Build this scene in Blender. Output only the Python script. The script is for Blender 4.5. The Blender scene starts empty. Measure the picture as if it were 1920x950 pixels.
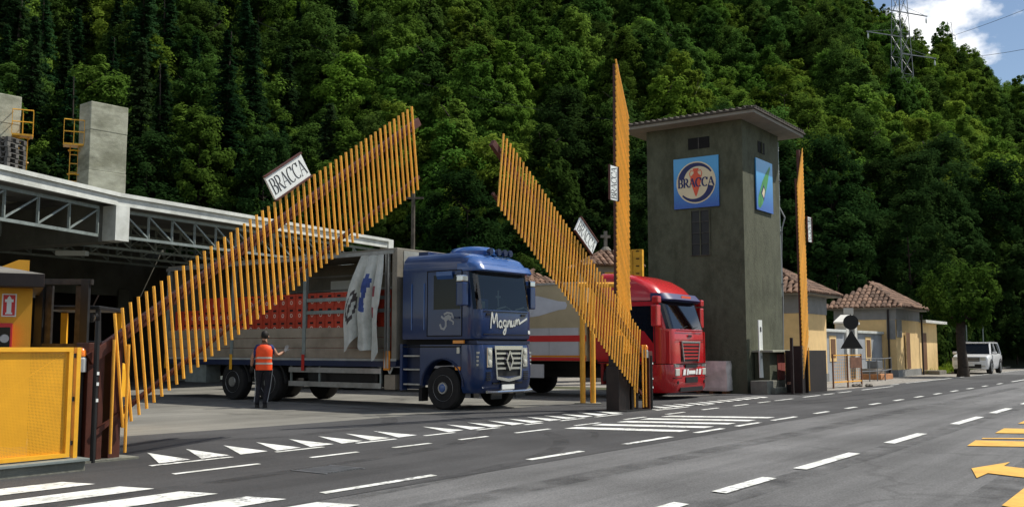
import bpy, bmesh, math, random
from mathutils import Vector, Matrix
random.seed(7)
PI = math.pi
SC = bpy.context.scene
COL = SC.collection
R_ = math.radians

# ------------------------------------------------------------------ camera
FPX, HCAM = 1850.0, 1.4                       # focal length in pixels of the 1920 wide photo, eye height
PITCH = math.atan(179 / FPX)
cd = bpy.data.cameras.new('camera'); cam = bpy.data.objects.new('camera', cd); COL.objects.link(cam)
cd.sensor_width = 36.0; cd.lens = 36.0 * FPX / 1920; cd.clip_start = 0.1; cd.clip_end = 3000
cam.location = (0, 0, HCAM); cam.rotation_euler = (PI / 2 + PITCH, 0, 0)
SC.camera = cam

# ------------------------------------------------------------------ sun, sky, exposure
SUN = Vector((0.682, 0.253, 1.0)).normalized()
sl = bpy.data.lights.new('sun', 'SUN'); sl.energy = 4.6; sl.angle = R_(0.53); sl.color = (1.0, 0.95, 0.86)
so = bpy.data.objects.new('sun', sl); COL.objects.link(so)
so.rotation_euler = SUN.to_track_quat('Z', 'Y').to_euler()
world = bpy.data.worlds.new('World'); SC.world = world; world.use_nodes = True
wn = world.node_tree; wn.nodes.clear()
def wnode(t, **k):
    n = wn.nodes.new(t)
    for a, b in k.items(): setattr(n, a, b)
    return n
sky = wnode('ShaderNodeTexSky', sky_type='NISHITA', sun_disc=False)
sky.sun_elevation = math.asin(SUN.z); sky.sun_rotation = math.atan2(SUN.x, SUN.y)
sky.altitude = 500; sky.air_density = 1.0; sky.dust_density = 0.3; sky.ozone_density = 0.3
wtc = wnode('ShaderNodeTexCoord'); wmp = wnode('ShaderNodeMapping')
wmp.inputs['Location'].default_value = (-0.035, 0.135, 0.0); wmp.inputs['Scale'].default_value = (1.0, 1.0, 1.6)
wno = wnode('ShaderNodeTexNoise'); wno.inputs['Scale'].default_value = 5.0; wno.inputs['Detail'].default_value = 9; wno.inputs['Roughness'].default_value = 0.55
wcr = wnode('ShaderNodeValToRGB'); wcr.color_ramp.elements[0].position = 0.53; wcr.color_ramp.elements[1].position = 0.59
wmx = wnode('ShaderNodeMix', data_type='RGBA')
wmx.inputs['B'].default_value = (12.5, 12.6, 12.8, 1)
wbg = wnode('ShaderNodeBackground'); wbg.inputs['Strength'].default_value = 0.085
wout = wnode('ShaderNodeOutputWorld')
wl = wn.links.new
wl(wtc.outputs['Generated'], wmp.inputs['Vector']); wl(wmp.outputs[0], wno.inputs['Vector']); wl(wno.outputs['Fac'], wcr.inputs['Fac'])
wl(wcr.outputs['Color'], wmx.inputs['Factor']); wl(sky.outputs[0], wmx.inputs['A']); wl(wmx.outputs['Result'], wbg.inputs['Color']); wl(wbg.outputs[0], wout.inputs['Surface'])
SC.view_settings.view_transform = 'Standard'; SC.view_settings.look = 'None'
SC.view_settings.exposure = 0.25; SC.view_settings.gamma = 1.0; SC.view_settings.use_curve_mapping = False
SC.render.engine = 'CYCLES'
cy = SC.cycles
cy.max_bounces = 6; cy.diffuse_bounces = 3; cy.glossy_bounces = 3; cy.transmission_bounces = 3; cy.transparent_max_bounces = 12
cy.use_denoising = True; cy.sample_clamp_indirect = 6.0; cy.caustics_reflective = False; cy.caustics_refractive = False

# ------------------------------------------------------------------ measuring: photo pixel -> place on the ground; road frame (u along the road, v across it)
def ray(px, py):
    x = (px - 960) / FPX; y = (475 - py) / FPX
    return x, math.cos(PITCH) - y * math.sin(PITCH), math.sin(PITCH) + y * math.cos(PITCH)
def G(px, py, z=0.0):
    a, b, c = ray(px, py); t = (z - HCAM) / c
    return Vector((a * t, b * t, z))
TH = R_(35.3)
RU = Vector((math.sin(TH), math.cos(TH), 0)); RV = Vector((-math.cos(TH), math.sin(TH), 0))
RZ = math.atan2(RU.y, RU.x)                   # z rotation that turns local x into the road direction
def uv(u, v, z=0.0): return RU * u + RV * v + Vector((0, 0, z))
def to_uv(p): return p.x * RU.x + p.y * RU.y, p.x * RV.x + p.y * RV.y

# ------------------------------------------------------------------ mesh builder
class MB:
    def __init__(s): s.v = []; s.f = []; s.m = []; s.cur = 0
    def face(s, pts):
        i = len(s.v); s.v += [tuple(p) for p in pts]; s.f.append(tuple(range(i, i + len(pts)))); s.m.append(s.cur); return s
    def box(s, x0, x1, y0, y1, z0, z1):
        i = len(s.v)
        s.v += [(x, y, z) for z in (z0, z1) for y in (y0, y1) for x in (x0, x1)]
        for q in ((0, 2, 3, 1), (4, 5, 7, 6), (0, 1, 5, 4), (2, 6, 7, 3), (0, 4, 6, 2), (1, 3, 7, 5)):
            s.f.append(tuple(i + k for k in q)); s.m.append(s.cur)
        return s
    def bar(s, a, b, w, h=None, up=(0, 0, 1)):
        """rectangular bar from a to b"""
        a = Vector(a); b = Vector(b); h = h or w
        d = (b - a).normalized(); upv = Vector(up)
        if abs(d.dot(upv)) > .98: upv = Vector((1, 0, 0))
        x = d.cross(upv).normalized() * (w / 2); y = x.cross(d).normalized() * (h / 2)
        i = len(s.v)
        for p in (a, b): s.v += [tuple(p - x - y), tuple(p + x - y), tuple(p + x + y), tuple(p - x + y)]
        for q in ((3, 2, 1, 0), (4, 5, 6, 7), (0, 1, 5, 4), (1, 2, 6, 5), (2, 3, 7, 6), (3, 0, 4, 7)):
            s.f.append(tuple(i + k for k in q)); s.m.append(s.cur)
        return s
    def tube(s, a, b, r0, r1=None, n=8, caps=True):
        a = Vector(a); b = Vector(b); r1 = r0 if r1 is None else r1
        d = (b - a).normalized(); t = Vector((0, 0, 1)) if abs(d.z) < .9 else Vector((1, 0, 0))
        x = d.cross(t).normalized(); y = d.cross(x)
        i = len(s.v)
        for p, r in ((a, r0), (b, r1)):
            for k in range(n):
                w = 2 * PI * k / n; s.v.append(tuple(p + x * (math.cos(w) * r) + y * (math.sin(w) * r)))
        for k in range(n):
            s.f.append((i + k, i + n + k, i + n + (k + 1) % n, i + (k + 1) % n)); s.m.append(s.cur)
        if caps:
            s.f.append(tuple(i + k for k in range(n))); s.m.append(s.cur)
            s.f.append(tuple(i + n + k for k in range(n - 1, -1, -1))); s.m.append(s.cur)
        return s
    def path(s, pts, r, n=6):
        for a, b in zip(pts[:-1], pts[1:]): s.tube(a, b, r, r, n)
        return s
    def lathe(s, prof, c=(0, 0, 0), axis='y', n=20, cap=True):
        """prof: list of (along, radius)"""
        i = len(s.v); c = Vector(c)
        for t, r in prof:
            for k in range(n):
                w = 2 * PI * k / n; a, b = math.cos(w) * r, math.sin(w) * r
                s.v.append(tuple(c + (Vector((a, t, b)) if axis == 'y' else Vector((a, b, t)) if axis == 'z' else Vector((t, a, b)))))
        for j in range(len(prof) - 1):
            for k in range(n):
                s.f.append((i + j * n + k, i + j * n + (k + 1) % n, i + (j + 1) * n + (k + 1) % n, i + (j + 1) * n + k)); s.m.append(s.cur)
        if cap:
            s.f.append(tuple(i + k for k in range(n))); s.m.append(s.cur)
            j = len(prof) - 1; s.f.append(tuple(i + j * n + k for k in range(n))); s.m.append(s.cur)
        return s
    def loft(s, rings, closed=True, caps=True):
        i = len(s.v); n = len(rings[0])
        for r in rings: s.v += [tuple(p) for p in r]
        for j in range(len(rings) - 1):
            for k in range(n if closed else n - 1):
                s.f.append((i + j * n + k, i + j * n + (k + 1) % n, i + (j + 1) * n + (k + 1) % n, i + (j + 1) * n + k)); s.m.append(s.cur)
        if caps and closed:
            s.f.append(tuple(i + k for k in range(n))); s.m.append(s.cur)
            j = len(rings) - 1; s.f.append(tuple(i + j * n + k for k in range(n))); s.m.append(s.cur)
        return s
    def prism(s, poly, off):
        """flat polygon (3d points) pushed along off"""
        off = Vector(off); a = [Vector(p) for p in poly]; b = [p + off for p in a]; n = len(a); i = len(s.v)
        s.v += [tuple(p) for p in a + b]
        s.f.append(tuple(i + k for k in range(n))); s.f.append(tuple(i + n + k for k in range(n - 1, -1, -1))); s.m += [s.cur] * 2
        for k in range(n): s.f.append((i + k, i + n + k, i + n + (k + 1) % n, i + (k + 1) % n)); s.m.append(s.cur)
        return s
    def mesh(s, name, mats, smooth=False, bevel=0, fix=True):
        me = bpy.data.meshes.new(name); me.from_pydata(s.v, [], s.f)
        for m in (mats if isinstance(mats, (list, tuple)) else [mats]): me.materials.append(M[m] if isinstance(m, str) else m)
        if any(s.m): me.polygons.foreach_set('material_index', s.m)
        if fix or bevel:
            bm = bmesh.new(); bm.from_mesh(me)
            if bevel:
                bmesh.ops.remove_doubles(bm, verts=bm.verts, dist=1e-5)
                bmesh.ops.recalc_face_normals(bm, faces=bm.faces)
                ed = [e for e in bm.edges if len(e.link_faces) == 2 and e.calc_face_angle(0) > .5]
                bmesh.ops.bevel(bm, geom=ed, offset=bevel, segments=2, affect='EDGES', profile=.6)
            bmesh.ops.recalc_face_normals(bm, faces=bm.faces); bm.to_mesh(me); bm.free()
        if smooth:
            me.polygons.foreach_set('use_smooth', [True] * len(me.polygons))
            try: me.set_sharp_from_angle(angle=R_(40))
            except Exception: pass
        me.update(); return me
    def build(s, name, mats, parent=None, **k):
        return link(name, s.mesh(name, mats, **k), parent)
def link(name, me, parent=None, loc=None, rz=None):
    o = bpy.data.objects.new(name, me); COL.objects.link(o)
    if parent: o.parent = parent
    if loc is not None: o.location = loc
    if rz is not None: o.rotation_euler = (0, 0, rz)
    return o
def tag(o, label, cat, group=None):
    o['label'] = label; o['category'] = cat
    if group: o['group'] = group
    return o
def thing(name, label, cat, loc=(0, 0, 0), rz=0.0, group=None):
    o = bpy.data.objects.new(name, None); COL.objects.link(o); o.empty_display_size = .3
    o.location = loc; o.rotation_euler = (0, 0, rz); return tag(o, label, cat, group)
def struct(o): o['kind'] = 'structure'; return o
def stuff(o): o['kind'] = 'stuff'; return o
def copy_tree(o, parent=None):
    c = o.copy(); COL.objects.link(c); c.parent = parent
    for ch in o.children: copy_tree(ch, c)
    return c

# ------------------------------------------------------------------ materials
M = {}
def mat(name, col, rough=.7, var=.15, scale=4.0, bump=0.0, bscale=None, metal=0.0, coat=0.0, col2=None, rnd=0.0, spec=.4, detail=6, stretch=None, emit=None, dirt=0.0):
    """noise-mottled paint / stone / metal; rnd = per-object brightness change"""
    m = bpy.data.materials.new(name); m.use_nodes = True; t = m.node_tree; n = t.nodes; L = t.links.new
    b = n['Principled BSDF']; b.inputs['Roughness'].default_value = rough; b.inputs['Metallic'].default_value = metal
    b.inputs['Specular IOR Level'].default_value = spec; b.inputs['Coat Weight'].default_value = coat; b.inputs['Coat Roughness'].default_value = .08
    tc = n.new('ShaderNodeTexCoord'); vec = tc.outputs['Object']
    if stretch:
        mp = n.new('ShaderNodeMapping'); mp.inputs['Scale'].default_value = stretch; L(vec, mp.inputs[0]); vec = mp.outputs[0]
    no = n.new('ShaderNodeTexNoise'); no.inputs['Scale'].default_value = scale; no.inputs['Detail'].default_value = detail; no.inputs['Roughness'].default_value = .6; L(vec, no.inputs['Vector'])
    cr = n.new('ShaderNodeValToRGB'); L(no.outputs['Fac'], cr.inputs['Fac'])
    c2 = col2 or tuple(min(1, c * (1 + var)) for c in col); c1 = col if col2 else tuple(c * (1 - var) for c in col)
    cr.color_ramp.elements[0].position = .33; cr.color_ramp.elements[0].color = (*c1, 1)
    cr.color_ramp.elements[1].position = .67; cr.color_ramp.elements[1].color = (*c2, 1)
    out = cr.outputs['Color']
    if dirt:
        n2 = n.new('ShaderNodeTexNoise'); n2.inputs['Scale'].default_value = scale * .23; n2.inputs['Detail'].default_value = 8; n2.inputs['Roughness'].default_value = .7; L(vec, n2.inputs['Vector'])
        r2 = n.new('ShaderNodeValToRGB'); r2.color_ramp.elements[0].position = .45; r2.color_ramp.elements[1].position = .62; L(n2.outputs['Fac'], r2.inputs['Fac'])
        r2.color_ramp.elements[0].color = (1, 1, 1, 1); r2.color_ramp.elements[1].color = (1 - dirt, 1 - dirt, 1 - dirt * 1.1, 1)
        mx = n.new('ShaderNodeMix'); mx.data_type = 'RGBA'; mx.blend_type = 'MULTIPLY'; mx.inputs['Factor'].default_value = 1
        L(out, mx.inputs['A']); L(r2.outputs['Color'], mx.inputs['B']); out = mx.outputs['Result']
    if rnd:
        oi = n.new('ShaderNodeObjectInfo'); mr = n.new('ShaderNodeMapRange'); mr.inputs['To Min'].default_value = 1 - rnd; mr.inputs['To Max'].default_value = 1 + rnd
        L(oi.outputs['Random'], mr.inputs['Value']); hs = n.new('ShaderNodeHueSaturation'); L(mr.outputs[0], hs.inputs['Value']); L(out, hs.inputs['Color']); out = hs.outputs['Color']
    L(out, b.inputs['Base Color'])
    if bump:
        nb = n.new('ShaderNodeTexNoise'); nb.inputs['Scale'].default_value = bscale or scale * 6; nb.inputs['Detail'].default_value = 5; L(vec, nb.inputs['Vector'])
        bp = n.new('ShaderNodeBump'); bp.inputs['Strength'].default_value = bump; bp.inputs['Distance'].default_value = .02; L(nb.outputs['Fac'], bp.inputs['Height']); L(bp.outputs[0], b.inputs['Normal'])
    if emit:
        b.inputs['Emission Color'].default_value = (*col, 1); b.inputs['Emission Strength'].default_value = emit
    M[name] = m; return m
def leafmat(name, c1, c2, rnd=.35, hue=.03):
    m = bpy.data.materials.new(name); m.use_nodes = True; t = m.node_tree; n = t.nodes; L = t.links.new
    n.remove(n['Principled BSDF'])
    oi = n.new('ShaderNodeObjectInfo'); tc = n.new('ShaderNodeTexCoord')
    no = n.new('ShaderNodeTexNoise'); no.inputs['Scale'].default_value = .45; no.inputs['Detail'].default_value = 3; L(tc.outputs['Object'], no.inputs['Vector'])
    cr = n.new('ShaderNodeValToRGB'); cr.color_ramp.elements[0].position = .3; cr.color_ramp.elements[1].position = .72
    cr.color_ramp.elements[0].color = (*c1, 1); cr.color_ramp.elements[1].color = (*c2, 1); L(no.outputs['Fac'], cr.inputs['Fac'])
    hs = n.new('ShaderNodeHueSaturation'); mr = n.new('ShaderNodeMapRange'); mr.inputs['To Min'].default_value = 1 - rnd; mr.inputs['To Max'].default_value = 1 + rnd
    L(oi.outputs['Random'], mr.inputs['Value']); L(mr.outputs[0], hs.inputs['Value'])
    ml = n.new('ShaderNodeMath'); ml.operation = 'MULTIPLY'; ml.inputs[1].default_value = 17.31; L(oi.outputs['Random'], ml.inputs[0])
    fr = n.new('ShaderNodeMath'); fr.operation = 'FRACT'; L(ml.outputs[0], fr.inputs[0])
    m2 = n.new('ShaderNodeMapRange'); m2.inputs['To Min'].default_value = .5 - hue; m2.inputs['To Max'].default_value = .5 + hue; L(fr.outputs[0], m2.inputs['Value']); L(m2.outputs[0], hs.inputs['Hue'])
    L(cr.outputs['Color'], hs.inputs['Color'])
    d = n.new('ShaderNodeBsdfDiffuse'); tr = n.new('ShaderNodeBsdfTranslucent'); gl = n.new('ShaderNodeBsdfGlossy'); gl.inputs['Roughness'].default_value = .45
    gl.inputs['Color'].default_value = (.9, .95, .9, 1)
    L(hs.outputs['Color'], d.inputs['Color']); L(hs.outputs['Color'], tr.inputs['Color'])
    a = n.new('ShaderNodeMixShader'); a.inputs[0].default_value = .42; L(d.outputs[0], a.inputs[1]); L(tr.outputs[0], a.inputs[2])
    b = n.new('ShaderNodeMixShader'); b.inputs[0].default_value = .0; L(a.outputs[0], b.inputs[1]); L(gl.outputs[0], b.inputs[2])
    L(b.outputs[0], n['Material Output'].inputs['Surface']); M[name] = m
def glassmat(name, tint, trans):
    """tinted vehicle glass: sharp reflection over a see-through dark tint"""
    m = bpy.data.materials.new(name); m.use_nodes = True; t = m.node_tree; n = t.nodes; L = t.links.new
    n.remove(n['Principled BSDF'])
    tr = n.new('ShaderNodeBsdfTransparent'); tr.inputs[0].default_value = (*tint, 1)
    gl = n.new('ShaderNodeBsdfGlossy'); gl.inputs['Roughness'].default_value = .04; gl.inputs[0].default_value = (.9, .95, 1, 1)
    lw = n.new('ShaderNodeLayerWeight'); lw.inputs['Blend'].default_value = .5; pw_ = n.new('ShaderNodeMath'); pw_.operation = 'POWER'; pw_.inputs[1].default_value = 4; L(lw.outputs['Facing'], pw_.inputs[0])
    fr = n.new('ShaderNodeMath'); fr.operation = 'MULTIPLY_ADD'; fr.inputs[1].default_value = .8; fr.inputs[2].default_value = .04; L(pw_.outputs[0], fr.inputs[0])
    mx = n.new('ShaderNodeMixShader'); L(fr.outputs[0], mx.inputs[0]); L(tr.outputs[0], mx.inputs[1]); L(gl.outputs[0], mx.inputs[2])
    L(mx.outputs[0], n['Material Output'].inputs['Surface']); M[name] = m

def asphalt(name, c, speck, patch, tracks=0.0):
    m = mat(name, c, rough=.85, var=.26, scale=.30, bump=.35, bscale=90, spec=.25)
    t = m.node_tree; n = t.nodes; L = t.links.new; b = n['Principled BSDF']
    src = b.inputs['Base Color'].links[0].from_socket
    tc = n.new('ShaderNodeTexCoord')
    v = n.new('ShaderNodeTexNoise'); v.inputs['Scale'].default_value = 55; v.inputs['Detail'].default_value = 3; L(tc.outputs['Object'], v.inputs['Vector'])
    r = n.new('ShaderNodeMapRange'); r.inputs['From Min'].default_value = .3; r.inputs['From Max'].default_value = .7; r.inputs['To Min'].default_value = 1 - speck; r.inputs['To Max'].default_value = 1 + speck; L(v.outputs['Fac'], r.inputs['Value'])
    # long streaks along the road (object x is the road direction): wheel tracks, rolled joints, stains
    mp = n.new('ShaderNodeMapping'); mp.inputs['Scale'].default_value = (.06, 1.1, 1); L(tc.outputs['Object'], mp.inputs[0])
    s = n.new('ShaderNodeTexNoise'); s.inputs['Scale'].default_value = 1.0; s.inputs['Detail'].default_value = 7; s.inputs['Roughness'].default_value = .65; L(mp.outputs[0], s.inputs['Vector'])
    r2 = n.new('ShaderNodeMapRange'); r2.inputs['From Min'].default_value = .3; r2.inputs['From Max'].default_value = .7; r2.inputs['To Min'].default_value = 1 - patch; r2.inputs['To Max'].default_value = 1 + patch; L(s.outputs['Fac'], r2.inputs['Value'])
    k = n.new('ShaderNodeMath'); k.operation = 'MULTIPLY'; L(r.outputs[0], k.inputs[0]); L(r2.outputs[0], k.inputs[1])
    fac = k.outputs[0]
    if tracks:
        # fine cracks
        vo = n.new('ShaderNodeTexVoronoi'); vo.feature = 'DISTANCE_TO_EDGE'; vo.inputs['Scale'].default_value = .16
        dn = n.new('ShaderNodeTexNoise'); dn.inputs['Scale'].default_value = 1.6; dn.inputs['Detail'].default_value = 6; L(tc.outputs['Object'], dn.inputs['Vector'])
        ad = n.new('ShaderNodeVectorMath'); ad.operation = 'MULTIPLY_ADD'; ad.inputs[1].default_value = (1.3, 1.3, 0); L(dn.outputs['Color'], ad.inputs[0]); L(tc.outputs['Object'], ad.inputs[2]); L(ad.outputs[0], vo.inputs['Vector'])
        cr = n.new('ShaderNodeMapRange'); cr.inputs['From Min'].default_value = .0; cr.inputs['From Max'].default_value = .012; cr.inputs['To Min'].default_value = 1 - tracks; cr.inputs['To Max'].default_value = 1; L(vo.outputs['Distance'], cr.inputs['Value'])
        k2 = n.new('ShaderNodeMath'); k2.operation = 'MULTIPLY'; L(fac, k2.inputs[0]); L(cr.outputs[0], k2.inputs[1]); fac = k2.outputs[0]
    hs = n.new('ShaderNodeHueSaturation'); L(fac, hs.inputs['Value']); L(src, hs.inputs['Color']); L(hs.outputs['Color'], b.inputs['Base Color'])
    return m

mat('ground_dirt', (.06, .065, .03), .95, .4, .5, .4)
mat('turf', (.085, .135, .018), .95, .3, 3, .5, 30)
mat('forest_floor', (.02, .028, .012), .95, .5, .3, .4)
asphalt('old_asphalt', (.118, .118, .118), .30, .36, .25)
asphalt('new_asphalt', (.056, .056, .057), .25, .26)
asphalt('yard_concrete', (.17, .165, .145), .15, .25, .3)
mat('gravel', (.27, .25, .22), .95, .35, 8, .6, 40, dirt=.3)
mat('road_paint', (.76, .77, .74), .65, .10, 14, .2, 60, dirt=.35)
def worn(name, under, thr):
    """paint rubbed through to the road in flecks"""
    m = M[name]; t = m.node_tree; n = t.nodes; L = t.links.new; b = n['Principled BSDF']; src = b.inputs['Base Color'].links[0].from_socket
    tc = n.new('ShaderNodeTexCoord'); a = n.new('ShaderNodeTexNoise'); a.inputs['Scale'].default_value = 11; a.inputs['Detail'].default_value = 9; a.inputs['Roughness'].default_value = .72; L(tc.outputs['Object'], a.inputs['Vector'])
    c = n.new('ShaderNodeTexNoise'); c.inputs['Scale'].default_value = .9; c.inputs['Detail'].default_value = 2; L(tc.outputs['Object'], c.inputs['Vector'])
    s = n.new('ShaderNodeMath'); s.operation = 'MULTIPLY_ADD'; s.inputs[1].default_value = .45; L(c.outputs['Fac'], s.inputs[0]); L(a.outputs['Fac'], s.inputs[2])
    r = n.new('ShaderNodeMapRange'); r.inputs['From Min'].default_value = thr; r.inputs['From Max'].default_value = thr + .09; r.inputs['To Max'].default_value = .85; L(s.outputs[0], r.inputs['Value'])
    x = n.new('ShaderNodeMix'); x.data_type = 'RGBA'; x.inputs['B'].default_value = (*under, 1); L(r.outputs[0], x.inputs['Factor']); L(src, x.inputs['A']); L(x.outputs['Result'], b.inputs['Base Color'])
worn('road_paint', (.13, .13, .13), .79)
mat('yellow_road_paint', (.72, .40, .06), .6, .08, 9, .1, 60, dirt=.2)
mat('iron', (.06, .055, .05), .5, .3, 10, .2, metal=.7)
mat('slat_paint', (.91, .43, .045), .42, .12, 5, coat=.1, rnd=.13)
mat('yellow_paint', (.84, .42, .025), .42, .08, 5, coat=.1, dirt=.12)
mat('rust_brown', (.085, .022, .012), .55, .25, 5, dirt=.3)
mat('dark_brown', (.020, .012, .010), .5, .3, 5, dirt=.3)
mat('white_sign', (.80, .82, .78), .4, .03, 5)
mat('black', (.012, .012, .012), .5, .2, 8)
mat('black_print', (.015, .015, .017), .6, .05, 8)
mat('beacon_orange', (.85, .20, .01), .25, .05, 5, coat=.5)
mat('grey_plastic', (.35, .36, .36), .45, .08, 8)
mat('concrete', (.38, .385, .30), .9, .22, 2.2, .5, 25, dirt=.45, stretch=(1, 1, 2.2))
mat('concrete_base', (.20, .20, .165), .9, .25, 3, .5, 25, dirt=.4)
mat('fascia_white', (.62, .64, .60), .5, .06, 3, dirt=.25)
mat('galvanised', (.24, .275, .26), .5, .15, 6, metal=.3, dirt=.2)
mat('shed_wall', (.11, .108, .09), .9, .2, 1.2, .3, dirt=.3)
mat('shed_roof', (.16, .16, .15), .8, .2, 1)
mat('kiosk_wall', (.74, .36, .03), .75, .05, 3, .15, 60)
mat('kiosk_roof', (.16, .15, .13), .8, .2, 3)
mat('sign_red', (.62, .03, .03), .4, .05, 5)
mat('blue_paint', (.010, .031, .108), .28, .08, 2, coat=.5, dirt=.15)
mat('blue_light_paint', (.030, .095, .29), .25, .06, 2, coat=.6)
mat('blue_dark', (.012, .022, .06), .4, .15, 3)
mat('chrome', (.62, .63, .64), .18, .05, 5, metal=1.0)
mat('aluminium', (.42, .42, .40), .38, .12, 5, metal=.7, dirt=.25)
mat('rubber', (.016, .015, .014), .85, .25, 6, .3, 60)
mat('lamp_glass', (.55, .55, .48), .12, .1, 14, coat=1.0)
mat('amber', (.75, .26, .02), .25, .08, 8, coat=.6)
mat('tail_red', (.5, .03, .02), .3, .1, 8)
mat('tarp_grey', (.38, .39, .36), .75, .12, 3, .2, 8, dirt=.25)
mat('tarp_grime', (.22, .20, .16), .8, .15, 2, .2, 8, dirt=.3)
mat('dropside', (.30, .25, .185), .7, .12, 2.5, .1, dirt=.3)
mat('crate_red', (.44, .045, .018), .5, .08, 7, rnd=.12)
mat('crate_logo', (.66, .55, .45), .6, .05, 7)
mat('crate_yellow', (.72, .36, .015), .5, .08, 7, rnd=.1)
mat('red_paint', (.50, .012, .016), .26, .06, 2, coat=.6, dirt=.1)
mat('red_dark', (.22, .012, .012), .45, .1, 2)
mat('trailer_beige', (.47, .39, .24), .5, .08, 1.5, dirt=.15)
mat('trailer_silver', (.56, .56, .57), .45, .08, 1.5, dirt=.15)
mat('print_grey', (.56, .58, .62), .5, .12, 1.5)
mat('skin', (.40, .21, .13), .55, .08, 9)
mat('hair', (.012, .009, .007), .7, .3, 30)
mat('vest', (.95, .085, .012), .6, .06, 8, .2, 12)
mat('reflective', (.55, .50, .42), .35, .08, 20)
mat('shirt_blue', (.02, .035, .13), .85, .15, 9, .2, 20)
mat('trousers', (.013, .013, .018), .85, .2, 9, .3, 15)
mat('glove', (.42, .40, .36), .85, .15, 20)
mat('tower_render', (.098, .104, .068), .95, .12, 6, .8, 20, dirt=.36, stretch=(1, 1, .6))
mat('dusty_glass', (.012, .013, .013), .5, .3, 5)
mat('soffit', (.27, .25, .21), .9, .1, 2, dirt=.2)
mat('tile', (.17, .10, .066), .9, .35, 5, .3, 30, rnd=.45, dirt=.4)
mat('tile_dark', (.065, .054, .042), .9, .3, 5, .3, 30)
mat('dark_void', (.008, .008, .008), .9, .1, 3)
mat('window_glass', (.006, .007, .008), .10, .1, 3, spec=.25)
mat('cream', (.72, .62, .40), .5, .04, 3)
mat('navy', (.012, .018, .10), .5, .05, 3)
mat('logo_red', (.72, .10, .04), .5, .05, 4)
mat('bottle_green', (.06, .28, .06), .45, .3, 3)
mat('house_yellow', (.80, .56, .26), .9, .07, 2, .15, 50, dirt=.12)
mat('house_grey', (.25, .25, .24), .9, .1, 2, .2, 50, dirt=.2)
mat('wall_grey', (.33, .35, .37), .9, .1, 2, .2, 50, dirt=.2)
mat('trim_white', (.62, .61, .56), .85, .06, 3, dirt=.15)
mat('brown_wood', (.16, .075, .03), .7, .3, 4, stretch=(6, 6, .6))
mat('door_red', (.30, .07, .055), .7, .2, 4, stretch=(5, 5, .5))
mat('rust_frame', (.17, .075, .042), .75, .25, 5)
mat('plastic_wrap', (.70, .63, .58), .3, .2, 3, .5, 6, coat=.3)
mat('car_white', (.80, .80, .79), .25, .03, 2, coat=.6)
mat('steel_grey', (.18, .19, .20), .5, .15, 6, metal=.5)
mat('sign_back', (.012, .013, .014), .6, .2, 6)
mat('sign_blue', (.02, .10, .42), .4, .05, 5)
mat('bark', (.045, .034, .025), .95, .35, 5, .6, 20)
mat('bark_grey', (.10, .085, .065), .95, .35, 5, .6, 20)
mat('stone', (.22, .20, .17), .95, .25, 3, .5, 20, dirt=.3)
mat('brick_orange', (.42, .19, .08), .9, .2, 5, .3, 30, rnd=.2)
mat('pylon_steel', (.27, .28, .28), .5, .1, 5, metal=.3)
mat('wire_dark', (.03, .03, .03), .6, .1, 5)
leafmat('leaf_mid', (.052, .108, .016), (.134, .232, .036), .36, .016)
leafmat('leaf_bright', (.082, .148, .016), (.190, .285, .040), .32, .014)
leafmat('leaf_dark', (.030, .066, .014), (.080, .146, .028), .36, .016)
leafmat('leaf_shade_toned', (.013, .033, .010), (.036, .074, .018), .3, .012)  # near-black leaf colour that paints in the shade at the slope foot
leafmat('needle', (.014, .036, .014), (.034, .072, .024))
leafmat('leaf_plane', (.024, .060, .010), (.085, .150, .022), .1, .0)
leafmat('grass', (.09, .15, .015), (.17, .25, .03), .1)
glassmat('windscreen', (.26, .31, .31), .5)
def scuff(name):
    m = bpy.data.materials.new(name); m.use_nodes = True; t = m.node_tree; n = t.nodes; L = t.links.new; b = n['Principled BSDF']
    b.inputs['Base Color'].default_value = (.025, .025, .026, 1); b.inputs['Roughness'].default_value = .8
    tc = n.new('ShaderNodeTexCoord'); a = n.new('ShaderNodeTexNoise'); a.inputs['Scale'].default_value = 1.6; a.inputs['Detail'].default_value = 8; a.inputs['Roughness'].default_value = .7; L(tc.outputs['Object'], a.inputs['Vector'])
    r = n.new('ShaderNodeMapRange'); r.inputs['From Min'].default_value = .4; r.inputs['From Max'].default_value = .75; r.inputs['To Max'].default_value = .55; L(a.outputs['Fac'], r.inputs['Value'])
    tr = n.new('ShaderNodeBsdfTransparent'); mx = n.new('ShaderNodeMixShader'); L(r.outputs[0], mx.inputs[0]); L(tr.outputs[0], mx.inputs[1]); L(b.outputs[0], mx.inputs[2]); L(mx.outputs[0], n['Material Output'].inputs['Surface']); M[name] = m
scuff('tyre_scuff')
# blue logo board: printed blend from sky blue to deep blue with water-drop specks
def board_blue(name, top, bot):
    m = mat(name, bot, .35, .05, 3, coat=.2); t = m.node_tree; n = t.nodes; L = t.links.new; b = n['Principled BSDF']
    tc = n.new('ShaderNodeTexCoord'); sx = n.new('ShaderNodeSeparateXYZ'); L(tc.outputs['Generated'], sx.inputs[0])
    no = n.new('ShaderNodeTexNoise'); no.inputs['Scale'].default_value = 26; no.inputs['Detail'].default_value = 4; L(tc.outputs['Object'], no.inputs['Vector'])
    ma = n.new('ShaderNodeMath'); ma.operation = 'MULTIPLY_ADD'; ma.inputs[1].default_value = .45; L(no.outputs['Fac'], ma.inputs[0]); L(sx.outputs['Z'], ma.inputs[2])
    cr = n.new('ShaderNodeValToRGB'); cr.color_ramp.elements[0].position = .25; cr.color_ramp.elements[1].position = 1.1; cr.color_ramp.elements[0].color = (*bot, 1); cr.color_ramp.elements[1].color = (*top, 1)
    L(ma.outputs[0], cr.inputs['Fac']); L(cr.outputs['Color'], b.inputs['Base Color'])
board_blue('board_blue', (.07, .36, .68), (.012, .09, .40))
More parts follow.
